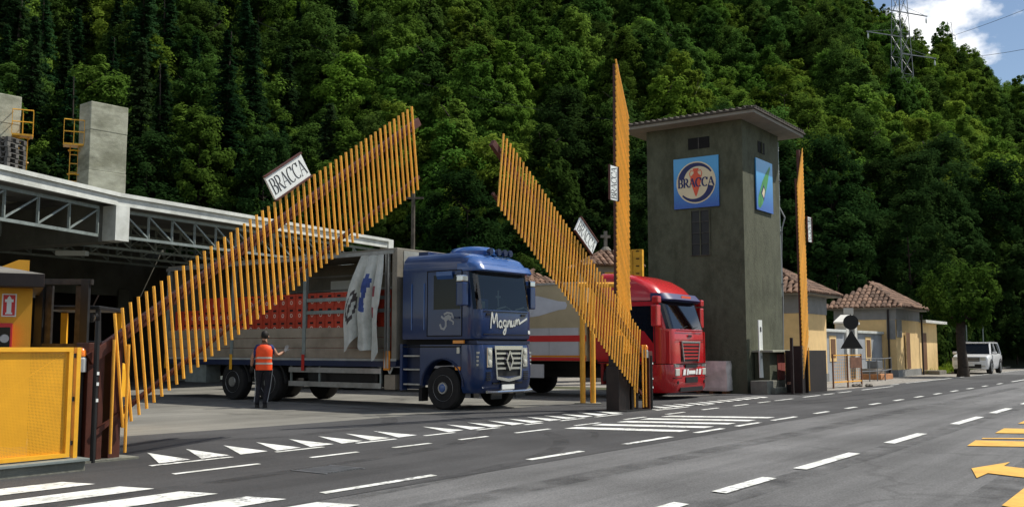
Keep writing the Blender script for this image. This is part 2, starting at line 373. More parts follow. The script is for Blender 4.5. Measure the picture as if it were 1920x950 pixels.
# yellow sheet with rows of small round holes (holes are really see-through)
def perforated(name, col):
    m = mat(name, col, .45, .10, 2); t = m.node_tree; n = t.nodes; L = t.links.new; b = n['Principled BSDF']
    tc = n.new('ShaderNodeTexCoord'); vo = n.new('ShaderNodeTexVoronoi'); vo.inputs['Scale'].default_value = 62; vo.inputs['Randomness'].default_value = 0
    L(tc.outputs['Object'], vo.inputs['Vector'])
    lt = n.new('ShaderNodeMath'); lt.operation = 'LESS_THAN'; lt.inputs[1].default_value = .26; L(vo.outputs['Distance'], lt.inputs[0])
    tr = n.new('ShaderNodeBsdfTransparent'); mx = n.new('ShaderNodeMixShader'); L(lt.outputs[0], mx.inputs[0]); L(b.outputs[0], mx.inputs[1]); L(tr.outputs[0], mx.inputs[2])
    L(mx.outputs[0], n['Material Output'].inputs['Surface'])
perforated('perforated_yellow', (.78, .37, .015))

# ------------------------------------------------------------------ lettering: broad-nib strokes
def arc(cx, cy, rx, ry, a0, a1, n=10):
    return [(cx + rx * math.cos(R_(a0 + (a1 - a0) * k / n)), cy + ry * math.sin(R_(a0 + (a1 - a0) * k / n))) for k in range(n + 1)]
GLY = {
 'B': (.62, [[(.12, 0), (.12, 1)], [(.12, 1), (.3, 1)] + arc(.3, .755, .22, .245, 90, -90) + [(.12, .51)], [(.12, .51), (.33, .51)] + arc(.33, .255, .25, .255, 90, -90) + [(.12, 0)], [(.02, 0), (.2, 0)], [(.02, 1), (.2, 1)]]),
 'R': (.68, [[(.12, 0), (.12, 1)], [(.12, 1), (.3, 1)] + arc(.3, .74, .24, .26, 90, -90) + [(.12, .48)], [(.3, .48), (.66, 0)], [(.02, 0), (.24, 0)], [(.02, 1), (.2, 1)], [(.58, 0), (.74, 0)]]),
 'A': (.74, [[(.04, 0), (.36, 1)], [(.36, 1), (.70, 0)], [(.15, .34), (.58, .34)], [(-.04, 0), (.14, 0)], [(.60, 0), (.80, 0)]]),
 'C': (.72, [arc(.40, .5, .36, .5, 48, 312, 18), [(.64, .72), (.66, 1.0)]]),
 'P': (.6, [[(.12, 0), (.12, 1)], [(.12, 1), (.3, 1)] + arc(.3, .74, .24, .26, 90, -90) + [(.12, .48)]]),
}
def stroke(mb, pts, wmin, wmax, put):
    """ribbon along pts, thick where the stroke runs upright"""
    P = [Vector((a, b)) for a, b in pts]; L = []; Rr = []
    for i, p in enumerate(P):
        t = (P[min(i + 1, len(P) - 1)] - P[max(i - 1, 0)])
        if t.length < 1e-9: t = Vector((1, 0))
        t.normalize(); w = (wmin + (wmax - wmin) * abs(t.y)) / 2; nn = Vector((-t.y, t.x)) * w
        L.append(p + nn); Rr.append(p - nn)
    for i in range(len(P) - 1): mb.face([put(*L[i]), put(*Rr[i]), put(*Rr[i + 1]), put(*L[i + 1])])
def lettering(text, h, wmin, wmax, put, space=.1, squeeze=1.0):
    """flat letters centred on (0,0); returns a list of (char, MB)"""
    tot = sum(GLY[c][0] + space for c in text) - space; x = -tot / 2; out = []
    for c in text:
        mb = MB()
        for k, st in enumerate(GLY[c][1]):
            a, b = wmin, wmax
            if c == 'A' and k == 0: a, b = wmin, wmin * 1.25
            stroke(mb, st, a, b, lambda p, q, k=k: put((x + p) * h * squeeze, (q - .5) * h, k))
        out.append((c, mb)); x += GLY[c][0] + space
    return out

# ================================================================== THE SETTING
def sheet(name, poly, z, m, frame=True):
    """flat sheet; poly in road coordinates (u, v)"""
    mb = MB(); mb.face([(u, v, z) for u, v in poly]); o = mb.build(name, m); o.rotation_euler.z = RZ
    return struct(o)
g = MB(); g.face([(-900, -900, -.004), (900, -900, -.004), (900, 900, -.004), (-900, 900, -.004)]); struct(g.build('ground', 'ground_dirt'))
YB = [(-30, 14.5), (9.4, 14.36), (12.2, 14.05), (14.4, 13.94), (17.4, 13.9), (22, 13.4), (26, 12.9), (29.6, 12.4)]
yard = sheet('yard', [(-30, 12)] + [(29.7, 11.4), (29.7, 52), (-30, 52)], .002, 'yard_concrete')
road = sheet('road', [(-60, -30), (260, -30), (260, 7.4), (-60, 7.4)], .006, 'old_asphalt')
apron = sheet('new_asphalt', [(-60, 6.82), (40, 6.84), (60, 6.9), (60, 10.55), (34.5, 10.55), (31.5, 11.2)] + YB[::-1] + [(-60, 14.5)], .010, 'new_asphalt')
verge = sheet('gravel_verge', [(31.6, 10.5), (90, 10.6), (90, 26), (31.6, 26)], .004, 'gravel')
farlane = sheet('road_far_lane', [(58, 6.6), (260, 6.6), (260, 10.62), (58, 10.62)], .008, 'old_asphalt')
ZM = .017
def mark(name, pts, m='road_paint', parent=road, z=ZM):
    mb = MB(); mb.face([(u, v, z) for u, v in pts]); return mb.build(name, m, parent)
def dash(u0, u1, v, w, m='road_paint', name='lane_dash', j=0.0):
    return mark(name, [(u0, v - w / 2 + j), (u1, v - w / 2), (u1 + w * .2, v + w / 2), (u0 + w * .2, v + w / 2 + j)], m)
for a, b in ((7.26, 8.47), (9.2, 10.08), (10.75, 11.61), (12.3, 13.07), (13.69, 14.33), (15.14, 15.72), (16.37, 17.24), (17.7, 18.8), (20.4, 22.1), (22.9, 23.6)): dash(a, b, 10.44, .10)
for a, b in ((6.94, 8.16), (9.0, 9.86), (10.57, 11.39), (12.08, 12.8), (13.58, 14.62), (15.5, 16.4), (17.4, 18.3), (19.3, 20.2), (21.2, 22.1), (23.1, 24.0), (24.8, 25.6), (26.05, 27.42), (28.42, 29.9), (30.3, 31.3), (31.9, 33.2), (34.6, 38.6), (40, 41.2), (42.5, 78)): dash(a, b, 9.55 + max(0, a - 14) * .016 + (.35 if a > 38 else 0), .10)
for a, b in ((4.0, 5.3), (6.87, 8.55), (10.41, 11.70), (12.89, 14.42), (15.33, 16.46), (17.07, 18.2), (18.85, 20.18), (21.37, 22.28), (23.6, 24.4), (25.6, 26.5), (27.9, 28.8), (30.2, 31.1), (32.6, 33.5), (35, 36), (37.6, 38.6), (40.4, 41.4), (43.5, 44.6), (47, 70)): dash(a, b, 7.12, .12)
for a, b in ((4.6, 6.4), (6.9, 8.3), (9.13, 10.49), (11.44, 13.6), (15.32, 17.37), (19.86, 22.33), (23.76, 25.89), (28, 30.4), (32.5, 35), (37, 39.5), (42, 45)): dash(a, b, 4.01, .17)
for k in range(33):                                     # shark teeth along the gateway
    u = 8.15 + .622 * k
    if 13.0 < u < 13.6 or 19.6 < u < 21.0: continue
    s = 1 - min(.45, max(0, (u - 12) * .035)); jt = random.uniform(-.02, .02)
    mark('yield_tooth', [(u - .66, 10.58), (u - .17 + jt, 10.62), (u + jt, 10.62 + 1.15 * s), (u - .10 + jt, 10.62 + .95 * s)])
for k in range(7):                                      # zebra in front of the fence
    v = 9.72 - .80 * k
    mark('crossing_stripe', [(2.6 + .12 * k, v + .22), (2.7 + .12 * k, v - .21), (5.98 + .145 * k, v - .21), (5.87 + .145 * k, v + .22)])
for k in range(5):                                      # hatched island
    u = 15.15 + .93 * k
    mark('hatch_stripe', [(u - .22 - .1, 9.38), (u + .20 + .08 * k, 7.42), (u + .62 + .08 * k, 7.42), (u + .2 - .1, 9.38)])
for q in ([(15.56, 2.98), (16.57, 3.05), (17.5, .2), (16.9, .2)], [(16.87, 3.02), (17.08, 3.04), (18.9, .2), (18.75, .2)], [(18.16, 3.04), (19.34, 3.09), (20.4, .2), (19.6, .2)], [(20.71, 3.07), (21.54, 3.08), (22.8, .2), (22.2, .2)]):
    mark('yellow_bar', q, 'yellow_road_paint')
mark('arrow_marking', [(12.67, 2.39), (13.65, 2.13), (13.14, 2.12), (12.4, .7), (11.7, .9), (12.29, 2.15), (11.76, 2.17)], 'yellow_road_paint')
mark('yellow_bar', [(9.84, 1.62), (11.19, 1.63), (12.0, .9), (11.4, .7), (9.75, 1.49)], 'yellow_road_paint')
# tyre marks of turning and passing lorries
def tyre(pts, w=.24, z=.0125):
    P_ = [Vector(p) for p in pts]; fine = []
    for i in range(len(P_) - 1):
        p0, p1, p2, p3 = P_[max(i - 1, 0)], P_[i], P_[i + 1], P_[min(i + 2, len(P_) - 1)]
        for q in range(8):
            u = q / 8; fine.append(.5 * ((2 * p1) + (p2 - p0) * u + (2 * p0 - 5 * p1 + 4 * p2 - p3) * u * u + (3 * p1 - p0 - 3 * p2 + p3) * u ** 3))
    fine.append(P_[-1]); mb = MB()
    for i in range(len(fine) - 1):
        d1 = (fine[min(i + 1, len(fine) - 1)] - fine[max(i - 1, 0)]).normalized(); d2 = (fine[min(i + 2, len(fine) - 1)] - fine[i]).normalized()
        n1, n2 = Vector((-d1.y, d1.x)) * w / 2, Vector((-d2.y, d2.x)) * w / 2
        mb.face([(*(fine[i] - n1), z), (*(fine[i + 1] - n2), z), (*(fine[i + 1] + n2), z), (*(fine[i] + n1), z)])
    mb.build('tyre_mark', 'tyre_scuff', road)
for k, o in enumerate((0, 1.9)):
    tyre([(-2, 8.6 - o), (8, 8.7 - o), (13, 9.8 - o * .8), (16, 13 - o * .3), (17.2 + o * .4, 17), (17.5 + o * .4, 20)], z=.0122 + k * .0004)
    tyre([(40, 5.9 - o), (24, 5.8 - o), (10, 5.7 - o), (0, 5.9 - o)], .38, z=.0130 + k * .0004)
    tyre([(40, 1.9 - o), (24, 2.0 - o), (10, 1.8 - o), (0, 1.9 - o)], .38, z=.0136 + k * .0002)
    tyre([(34, 8.9 - o * .5), (26, 9.2 - o * .4), (21.5, 12 - o * .1), (19.8 - o * .5, 16)], z=.0140 + k * .0003)
tyre([(13.5, 8.0), (14.5, 8.6), (15.0, 9.6)], .12, z=.0145); tyre([(9.5, 12.6), (11.5, 12.2), (14, 12.8), (16, 14.8)], .3, z=.0118)
# storm drain
dr = MB(); c = to_uv(G(612, 882))
for k in range(11): dr.box(c[0] - .24 + k * .05, c[0] - .215 + k * .05, c[1] - .25, c[1] + .25, .012, .018)
dr.box(c[0] - .29, c[0] - .26, c[1] - .29, c[1] + .29, .012, .019); dr.box(c[0] + .31, c[0] + .34, c[1] - .29, c[1] + .29, .012, .019)
dg_ = dr.build('drain_grate', 'steel_grey'); dg_.rotation_euler.z = RZ; tag(dg_, 'rectangular iron drain grate set in the dark asphalt near the zebra crossing', 'drain grate')

# ---- wooded hillside
def lerp_tab(tab, x):
    if x <= tab[0][0]: return tab[0][1:]
    for a, b in zip(tab[:-1], tab[1:]):
        if x <= b[0]:
            t = (x - a[0]) / (b[0] - a[0]); return tuple(p + (q - p) * t for p, q in zip(a[1:], b[1:]))
    return tab[-1][1:]
# bearing (photo px), foot distance, skyline steepness
HT = [(-900, 62, .52), (0, 62, .52), (500, 62, .52), (960, 62, .50), (1300, 64, .46), (1500, 67, .41), (1640, 71, .338), (1700, 73, .306), (1800, 77, .279), (1855, 80, .262), (1885, 82, .247), (1920, 84, .236), (2100, 96, .19), (2600, 140, .16), (3600, 220, .1)]
D1 = 235.0
def hill(px, d):
    d0, q = lerp_tab(HT, px); k = (q - .036) * D1 / (D1 - d0); e = d - d0
    if e <= 0: return -.02
    top = k * (D1 - d0)
    z = k * e * min(1.0, e / 10 + .3) if d < D1 else top - .35 * (d - D1)
    z += (math.sin(d * .11 + px * .004) + math.sin(px * .013 + d * .045)) * min(1.0, e / 30) * 1.1
    return z
def hill_xy(px, d):
    a = math.atan((px - 960) / FPX); return Vector((math.sin(a) * d, math.cos(a) * d, 0))
hb = MB(); NP, ND = 90, 70
pxs = [-900 + 4500 * i / NP for i in range(NP + 1)]; dss = [58 + 260 * (j / ND) ** 1.2 for j in range(ND + 1)]
for px in pxs:
    for d in dss:
        p = hill_xy(px, d); hb.v.append((p.x, p.y, hill(px, d)))
for i in range(NP):
    for j in range(ND):
        a = i * (ND + 1) + j; hb.f.append((a, a + 1, a + ND + 2, a + ND + 1)); hb.m.append(0)
struct(hb.build('hillside', 'forest_floor', smooth=True))

# ---- tree prototypes
def leaf_quad(mb, c, nrm, s, asp=1.5):
    t = nrm.orthogonal().normalized(); t.rotate(Matrix.Rotation(random.random() * 2 * PI, 3, nrm)); b = nrm.cross(t)
    mb.face([c - t * s * asp * .5, c + b * s * .42 - nrm * s * .1, c + t * s * asp * .5, c - b * s * .42 + nrm * s * .08])
def rnd_dir():
    while True:
        v = Vector((random.uniform(-1, 1), random.uniform(-1, 1), random.uniform(-1, 1)))
        if .05 < v.length < 1: return v.normalized()
def crown_broad(h, rad, base, nclump, nleaf, s, lumpy=.5):
    """egg-shaped crown of leafy clumps, ragged outline, gaps between the boughs"""
    mb = MB(); cz = base + (h - base) * .45; ru = h - cz; rd = cz - base
    lobes = [(rnd_dir(), random.uniform(.6, 1.35)) for _ in range(9)]
    for c in range(nclump):
        d = rnd_dir(); k = 1.0
        for l, w in lobes: k += lumpy * (w - 1) * max(0, d.dot(l)) ** 2 * 1.6
        k = max(.55, min(1.35, k)); rr = k * random.uniform(.35, 1.0) ** .55
        nar = 1.0 - .28 * max(0, d.z)
        cen = Vector((d.x * rad * rr * nar, d.y * rad * rr * nar, cz + d.z * (ru if d.z > 0 else rd) * rr))
        cr = rad * random.uniform(.10, .26)
        for _ in range(int(nleaf * random.uniform(.5, 1.4))):
            q = rnd_dir(); p = cen + Vector((q.x, q.y, q.z * .85)) * cr * random.random() ** .42
            nn = (q * .5 + d * .65 + Vector((0, 0, .4)) + rnd_dir() * .6).normalized()
            leaf_quad(mb, p, nn, s * random.uniform(.6, 1.35))
    return mb
def crown_conifer(h, rad, tiers, s):
    mb = MB()
    for t in range(tiers):
        f = t / tiers; z = h * (.06 + .92 * f); r = rad * (1 - f) ** .85 + .12
        for b in range(int(7 + 5 * (1 - f))):
            a = random.random() * 2 * PI; L = r * random.uniform(.75, 1.1); dv = Vector((math.cos(a), math.sin(a), 0)); nl = int(12 + L * 17)
            for k in range(nl):
                g_ = (k + random.random()) / nl
                p = dv * (L * g_) + Vector((0, 0, z - .42 * L * g_ + .12 * L * g_ * g_)) + rnd_dir() * .16
                side = dv.cross(Vector((0, 0, 1))) * random.choice((-1, 1)) * .5
                leaf_quad(mb, p, (Vector((0, 0, 1)) + dv * .4 + side + rnd_dir() * .4).normalized(), s * random.uniform(.7, 1.3) * (1.1 - .5 * g_), 1.9)
    return mb
def trunk_mesh(h, r, mname, limbs=4):
    mb = MB(); x = 0; y = 0; p = Vector((0, 0, -.4)); N = 5
    for k in range(N):
        q = Vector((p.x + random.uniform(-.12, .12), p.y + random.uniform(-.12, .12), h * (k + 1) / N)); mb.tube(p, q, r * (1 - .16 * k), r * (1 - .16 * (k + 1)), 7, False)
        if k >= 1:
            for _ in range(limbs - 2):
                a = random.random() * 2 * PI; mb.tube(q, q + Vector((math.cos(a), math.sin(a), .8)) * h * .12, r * .4, r * .1, 5, False)
        p = q
    return mb.mesh('trunk', mname)
PROTO = []
def proto(kind, crown, trunk): PROTO.append((kind, crown, trunk))
for kind, cnt, lm, bk in (('broad', 4, 'leaf_mid', 'bark'), ('bright', 3, 'leaf_bright', 'bark_grey'), ('dark', 3, 'leaf_dark', 'bark'), ('evergreen', 2, 'leaf_shade_toned', 'bark')):
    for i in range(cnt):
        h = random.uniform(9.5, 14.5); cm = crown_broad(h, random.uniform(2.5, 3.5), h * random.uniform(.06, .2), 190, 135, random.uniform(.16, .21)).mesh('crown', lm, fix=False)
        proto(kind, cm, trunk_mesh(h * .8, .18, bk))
for i in range(3):
    h = random.uniform(13, 18); cm = crown_conifer(h, random.uniform(2.3, 3.1), 34, .24).mesh('crown', 'needle', fix=False)
    proto('conifer', cm, trunk_mesh(h * .96, .2, 'bark', 2))
for i in range(2):
    cm = crown_broad(2.6, 1.7, .1, 70, 80, .14).mesh('crown', ['leaf_shade_toned', 'leaf_dark'][i], fix=False)  # first bush takes the leaf colour darkened for shade
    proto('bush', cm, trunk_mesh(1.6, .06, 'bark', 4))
KIND = {}
for i, p in enumerate(PROTO): KIND.setdefault(p[0], []).append(i)
LABEL = {'broad': 'mid green broadleaf tree', 'bright': 'pale yellow-green broadleaf tree', 'dark': 'dark green broadleaf tree',
         'conifer': 'dark pointed conifer', 'evergreen': 'blackish green shade-coloured tree', 'bush': 'low leafy bush under the wooded slope,'}
NAME = {'broad': 'broadleaf_tree', 'bright': 'broadleaf_tree', 'dark': 'broadleaf_tree', 'evergreen': 'shade_toned_tree', 'conifer': 'conifer_tree', 'bush': 'bush'}
rs = random.Random(21)
spots = []
d = 60.0
while d < D1 + 12:
    step = 3.7 + (d - 60) * .012
    dpx = step / d * FPX * 1.05
    px = -330 + rs.random() * dpx
    while px < 2260:
        p_, d_ = px + rs.uniform(-.4, .4) * dpx, d + rs.uniform(-.4, .4) * step
        d0, q = lerp_tab(HT, p_); z = hill(p_, d_)
        if abs((p_ - 1710) / FPX * d_) < (7 if 140 < d_ < 172 else 0): px += dpx; continue
        if d_ > d0 - 5 and (z - 6) / d_ < .40 and not (p_ < 760 and d_ < 66):
            el = (z + 8) / d_; r = rs.random()
            k = 'broad'  # darker leaf kinds left and high up also paint in cloud shadow
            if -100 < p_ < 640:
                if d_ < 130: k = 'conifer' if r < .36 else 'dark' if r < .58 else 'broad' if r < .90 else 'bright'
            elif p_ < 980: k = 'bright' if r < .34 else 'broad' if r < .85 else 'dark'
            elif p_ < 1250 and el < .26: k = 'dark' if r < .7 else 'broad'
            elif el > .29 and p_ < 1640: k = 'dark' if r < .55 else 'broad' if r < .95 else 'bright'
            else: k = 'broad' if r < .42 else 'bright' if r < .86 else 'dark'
            if d_ < d0 + (15 if p_ > 1380 or 960 < p_ < 1240 else 7): k = 'evergreen' if r < .72 else 'dark' if r < .93 else 'broad'  # foot trees mostly coloured near-black to stand in for woodland shade
            sc = rs.uniform(.62, 1.15) * (1.0 if d_ > d0 + 5 else .8)
            spots.append((p_, d_, z, k, sc))
        px += dpx
    d += step * .82
for i in range(90):                                     # bushes along the foot of the slope
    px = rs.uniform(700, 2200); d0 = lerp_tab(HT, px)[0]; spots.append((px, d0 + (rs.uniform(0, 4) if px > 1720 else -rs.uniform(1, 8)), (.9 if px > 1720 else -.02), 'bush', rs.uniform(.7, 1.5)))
def in_view(s):
    px, d, z, k, sc = s
    return -60 < px < 1980 and (z + 2) / d < .36
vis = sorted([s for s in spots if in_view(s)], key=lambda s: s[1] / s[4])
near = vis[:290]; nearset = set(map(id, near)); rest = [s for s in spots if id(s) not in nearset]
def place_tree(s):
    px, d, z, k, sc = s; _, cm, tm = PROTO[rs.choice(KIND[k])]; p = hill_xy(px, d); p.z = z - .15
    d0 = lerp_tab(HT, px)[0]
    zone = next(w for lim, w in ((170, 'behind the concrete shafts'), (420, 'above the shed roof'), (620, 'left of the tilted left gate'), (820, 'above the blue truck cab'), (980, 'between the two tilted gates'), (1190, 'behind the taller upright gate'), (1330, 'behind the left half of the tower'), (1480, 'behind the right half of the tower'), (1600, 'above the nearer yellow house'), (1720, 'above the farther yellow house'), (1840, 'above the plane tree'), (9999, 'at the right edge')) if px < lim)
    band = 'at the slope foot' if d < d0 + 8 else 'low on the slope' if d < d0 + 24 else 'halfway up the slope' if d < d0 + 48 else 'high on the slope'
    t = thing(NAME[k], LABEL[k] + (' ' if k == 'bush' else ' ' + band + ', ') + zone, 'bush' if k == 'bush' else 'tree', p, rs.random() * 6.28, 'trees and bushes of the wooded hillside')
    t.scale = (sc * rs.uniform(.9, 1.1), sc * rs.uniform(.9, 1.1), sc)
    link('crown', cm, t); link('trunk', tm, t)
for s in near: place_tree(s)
# the farther wood: one mass, tree meshes instanced on scattered points
lib = bpy.data.collections.new('forest_library')
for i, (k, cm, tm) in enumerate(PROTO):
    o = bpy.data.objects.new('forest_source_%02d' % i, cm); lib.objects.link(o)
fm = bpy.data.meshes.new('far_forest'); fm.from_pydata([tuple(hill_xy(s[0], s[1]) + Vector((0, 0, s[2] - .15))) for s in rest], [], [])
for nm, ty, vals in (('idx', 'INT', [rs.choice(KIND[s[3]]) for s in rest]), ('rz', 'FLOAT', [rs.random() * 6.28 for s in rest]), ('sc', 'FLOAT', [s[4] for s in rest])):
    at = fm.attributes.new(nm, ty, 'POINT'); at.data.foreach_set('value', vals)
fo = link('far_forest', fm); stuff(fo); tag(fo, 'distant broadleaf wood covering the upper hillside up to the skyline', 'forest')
ng = bpy.data.node_groups.new('scatter_forest', 'GeometryNodeTree')
ng.interface.new_socket('Geometry', in_out='INPUT', socket_type='NodeSocketGeometry'); ng.interface.new_socket('Geometry', in_out='OUTPUT', socket_type='NodeSocketGeometry')
gi = ng.nodes.new('NodeGroupInput'); go = ng.nodes.new('NodeGroupOutput'); ci = ng.nodes.new('GeometryNodeCollectionInfo'); ci.inputs['Collection'].default_value = lib; ci.inputs['Separate Children'].default_value = True
ip = ng.nodes.new('GeometryNodeInstanceOnPoints'); ip.inputs['Pick Instance'].default_value = True
def attr(nm, ty):
    a = ng.nodes.new('GeometryNodeInputNamedAttribute'); a.data_type = ty; a.inputs['Name'].default_value = nm; return a
ai, ar, as_ = attr('idx', 'INT'), attr('rz', 'FLOAT'), attr('sc', 'FLOAT')
cx = ng.nodes.new('ShaderNodeCombineXYZ'); gl_ = ng.links.new
gl_(ar.outputs['Attribute'], cx.inputs['Z']); gl_(gi.outputs[0], ip.inputs['Points']); gl_(ci.outputs[0], ip.inputs['Instance']); gl_(ai.outputs['Attribute'], ip.inputs['Instance Index'])
gl_(cx.outputs[0], ip.inputs['Rotation']); gl_(as_.outputs['Attribute'], ip.inputs['Scale']); gl_(ip.outputs[0], go.inputs[0])
md = fo.modifiers.new('scatter', 'NODES'); md.node_group = ng
print('trees', len(near), 'far', len(rest))
# roadside grass beyond the yellow house
gb = MB(); rg = random.Random(3)
for i in range(9000):
    u, v = rg.uniform(58, 90), rg.uniform(12.7, 22); p = uv(u, v, (v - 12.5) * .155); h = rg.uniform(.08, .28); a = rg.random() * 6.28; t = Vector((math.cos(a), math.sin(a), 0)) * .05
    gb.face([p - t, p + t, p + Vector((rg.uniform(-.1, .1), rg.uniform(-.1, .1), h))])
stuff(tag(gb.build('grass', 'grass', fix=False), 'sunlit strip of rough green grass behind the white car', 'grass'))
lb = MB().face([(58, 12.5, .009), (92, 12.5, .009), (92, 22.5, 1.55), (58, 22.5, 1.55)]).build('grass_bank', 'turf'); lb.rotation_euler.z = RZ; struct(lb)

# ================================================================== LIFT GATES
SLAT_L, SLAT_P = 1.45, .131
slat_me = MB().lathe([(-SLAT_L / 2, .0195), (SLAT_L / 2, .0195)], axis='z', n=8).mesh('slat', 'slat_paint', smooth=True)
bolt_me = MB().lathe([(-.004, .011), (.004, .011)], axis='y', n=6).mesh('bolt', 'black')
def gate_leaf(label, P, rz, m, n, theta, lean, ksign, yoff=0.0, z0=1.49, roll=0.0):
    """parallelogram lift gate: slats pinned to a box beam and to a lower bar; m=+1 opens along +x, -1 along -x"""
    t = thing('lift_gate', label, 'gate', P, rz, 'slatted orange lift gates')
    th, le = R_(theta), R_(lean)
    bx, bz = m * math.cos(th), math.sin(th); dx, dz = -m * math.sin(le), math.cos(le)
    up = (-m * math.sin(th), math.cos(th))
    piv = lambda k: (bx * k * SLAT_P, z0 + bz * k * SLAT_P)
    for k in range(n):
        a, z = piv(k); o = link('slat', slat_me, t)
        o.location = (a - dx * SLAT_L * .25, yoff - .085, z - dz * SLAT_L * .25); o.rotation_euler = (0, -m * le, 0)
        if theta > 80: o.scale = (1.25, 1, 1)
        else: o.rotation_euler.y += random.gauss(0, .004)
    L = SLAT_P * (n - 1)
    a0, z_0 = piv(-3); a1, z_1 = piv(n + 1.0)
    MB().bar((a0, yoff, z_0), (a1, yoff, z_1), .09, .14, up=(up[0], 0, up[1])).build('box_beam', 'rust_brown', t, bevel=.006)
    q = SLAT_L * .63
    p0 = Vector((a0 - dx * q, yoff - .02, z_0 - dz * q)); p1 = Vector((piv(n)[0] - dx * q, yoff - .02, piv(n)[1] - dz * q))
    MB().bar(p0, p1, .05, .06, up=(up[0], 0, up[1])).build('lower_bar', 'rust_brown', t)
    c = MB()
    for k in range(n):
        a, z = piv(k); c.bar((a, yoff - .04, z), (a, yoff - .10, z), .016)
        c.bar((a - dx * q, yoff - .0, z - dz * q), (a - dx * q, yoff - .10, z - dz * q), .016)
    stuff(c.build('hinge_pins', 'rust_brown', t))
    # name board riding on the slat tops
    a, z = piv(ksign); ct = Vector((a + dx * SLAT_L * .25 + up[0] * .22, yoff - .15, z + dz * SLAT_L * .25 + up[1] * .22))
    ex = Vector((bx * m, 0, bz * m)); ey = Vector((up[0], 0, up[1])); ez = Vector((0, -1, 0))
    W, Hh = .80, .36
    sg = MB().prism([ct + ex * (sx * W / 2) + ey * (sy * Hh / 2) for sx, sy in ((-1, -1), (1, -1), (1, 1), (-1, 1))], (0, .035, 0)).build('name_board', 'white_sign', t)
    fr = MB()
    for sy in (-1, 1): fr.bar(ct + ex * (-W / 2 - .012) + ey * (sy * (Hh / 2 + .013)), ct + ex * (W / 2 + .012) + ey * (sy * (Hh / 2 + .013)), .05, .025, up=ey)
    fr.build('board_frame', 'rust_brown', sg)
    for chx, lm in lettering('BRACCA', .235, .035, .115, lambda x, y, k: ct + ex * x + ey * y + ez * (.003 + k * .0006), space=.03, squeeze=.72):
        lm.build('letter', 'black_print', sg, fix=False)
    return t
P0, P1, P2 = uv(7.45, 11.42), uv(20.05, 10.88), uv(30.75, 10.50)
dg1 = P1 - P0; rz1 = math.atan2(dg1.y, dg1.x); dg2 = P2 - P1; rz2 = math.atan2(dg2.y, dg2.x)
e1 = dg1.normalized(); e2 = dg2.normalized()
gate_leaf('orange slatted gate half raised towards the upper right beside the yellow mesh fence', P0 - e1 * .10, rz1, 1, 51, 34.7, 7.0, 26)
gate_leaf('orange slatted gate half raised towards the upper left in front of the red truck', P1 + e1 * .25, rz1, -1, 49, 36.0, 7.0, 23)
gate_leaf('tall orange gate raised upright with closed slats in front of the red truck', P1 + e2 * .12, rz2, 1, 50, 89.5, 23.0, 26, yoff=.42)
gate_leaf('tall orange gate raised upright with closed slats beside the grey-green tower', P2 + e2 * .25, rz2, -1, 47, 89.5, 22.0, 26, yoff=.1)
# posts and drive cabinets
def fixed_slat(t, x, y, z0, z1):
    o = link('fixed_slat', slat_me, t); o.location = (x, y, (z0 + z1) / 2); o.scale.z = (z1 - z0) / SLAT_L
def beacon(t, x, y, z):
    b = MB().lathe([(0, .07), (.16, .07), (.19, .05)], (x, y, z), 'z', 12).build('beacon', 'grey_plastic', t)
    MB().lathe([(.192, .065), (.25, .066), (.285, .05), (.30, .02)], (x, y, z), 'z', 12).build('lens', 'beacon_orange', b, smooth=True)
t = thing('gate_cabinet', 'dark brown steel gate post with orange beacon at the end of the yellow mesh fence', 'gate post', P0, rz1, 'gate drive posts')
MB().box(-.42, -.20, .0, .30, 0, 1.48).build('post', 'rust_brown', t, bevel=.008)
MB().box(-.86, -.44, .05, .55, 0, 1.36).build('drive_box', 'dark_brown', t, bevel=.01)
MB().box(-.10, .06, .02, .20, 0, 1.52).build('hinge_post', 'rust_brown', t, bevel=.006)
MB().box(-1.0, .25, -.12, .62, 0, .035).build('base_plate', 'concrete_base', t)
MB().lathe([(0, .032), (1.75, .032)], (-.37, -.1, 0), 'z', 10).build('photocell_pole', 'black', t)
for z in (.75, .95, 1.08): MB().box(-.375, -.345, -.138, -.130, z, z + .04).build('reflector', 'white_sign', t)
beacon(t, -.52, .0, 1.12); fixed_slat(t, -.14, -.10, .10, 1.52); fixed_slat(t, .06, -.10, .10, 1.46)
t = thing('gate_cabinet', 'dark brown gate machinery housing with beacon in front of the red truck', 'gate post', P1, rz1, 'gate drive posts')
MB().box(-.42, .05, .06, .40, 0, 1.0).build('drive_box', 'dark_brown', t, bevel=.015)
MB().box(-.34, -.12, .12, .38, 1.0, 1.7).build('hinge_tower', 'dark_brown', t, bevel=.01)
MB().box(.12, .42, .05, .5, 0, 1.30).build('post', 'dark_brown', t, bevel=.01)
MB().box(.66, .82, -.10, .10, 0, 1.35).build('end_post', 'rust_brown', t, bevel=.008)
MB().box(-.5, .95, -.2, .6, 0, .03).build('base_plate', 'black', t)
MB().lathe([(0, .03), (1.25, .03)], (.66, -.16, 0), 'z', 10).build('photocell_pole', 'black', t)
for z in (.5, .7, 1.05): MB().box(.645, .675, -.20, -.192, z, z + .04).build('reflector', 'white_sign', t)
beacon(t, .56, -.06, 1.2); fixed_slat(t, .30, -.14, .08, 1.50); fixed_slat(t, .44, -.14, .08, 1.50); fixed_slat(t, -.1, -.16, .1, .62)
t = thing('gate_cabinet', 'dark brown gate housing beside the orange mesh barrier', 'gate post', P2, rz2, 'gate drive posts')
MB().box(.25, 1.9, .0, .75, 0, 1.36).build('drive_box', 'dark_brown', t, bevel=.015)
MB().box(-.25, -.02, .0, .35, 0, 1.5).build('hinge_post', 'dark_brown', t, bevel=.01)
MB().box(-.75, -.68, .1, .18, 0, 1.75).build('thin_post', 'dark_brown', t)
MB().box(-.9, 2.1, -.2, .9, 0, .03).build('base_plate', 'black', t)
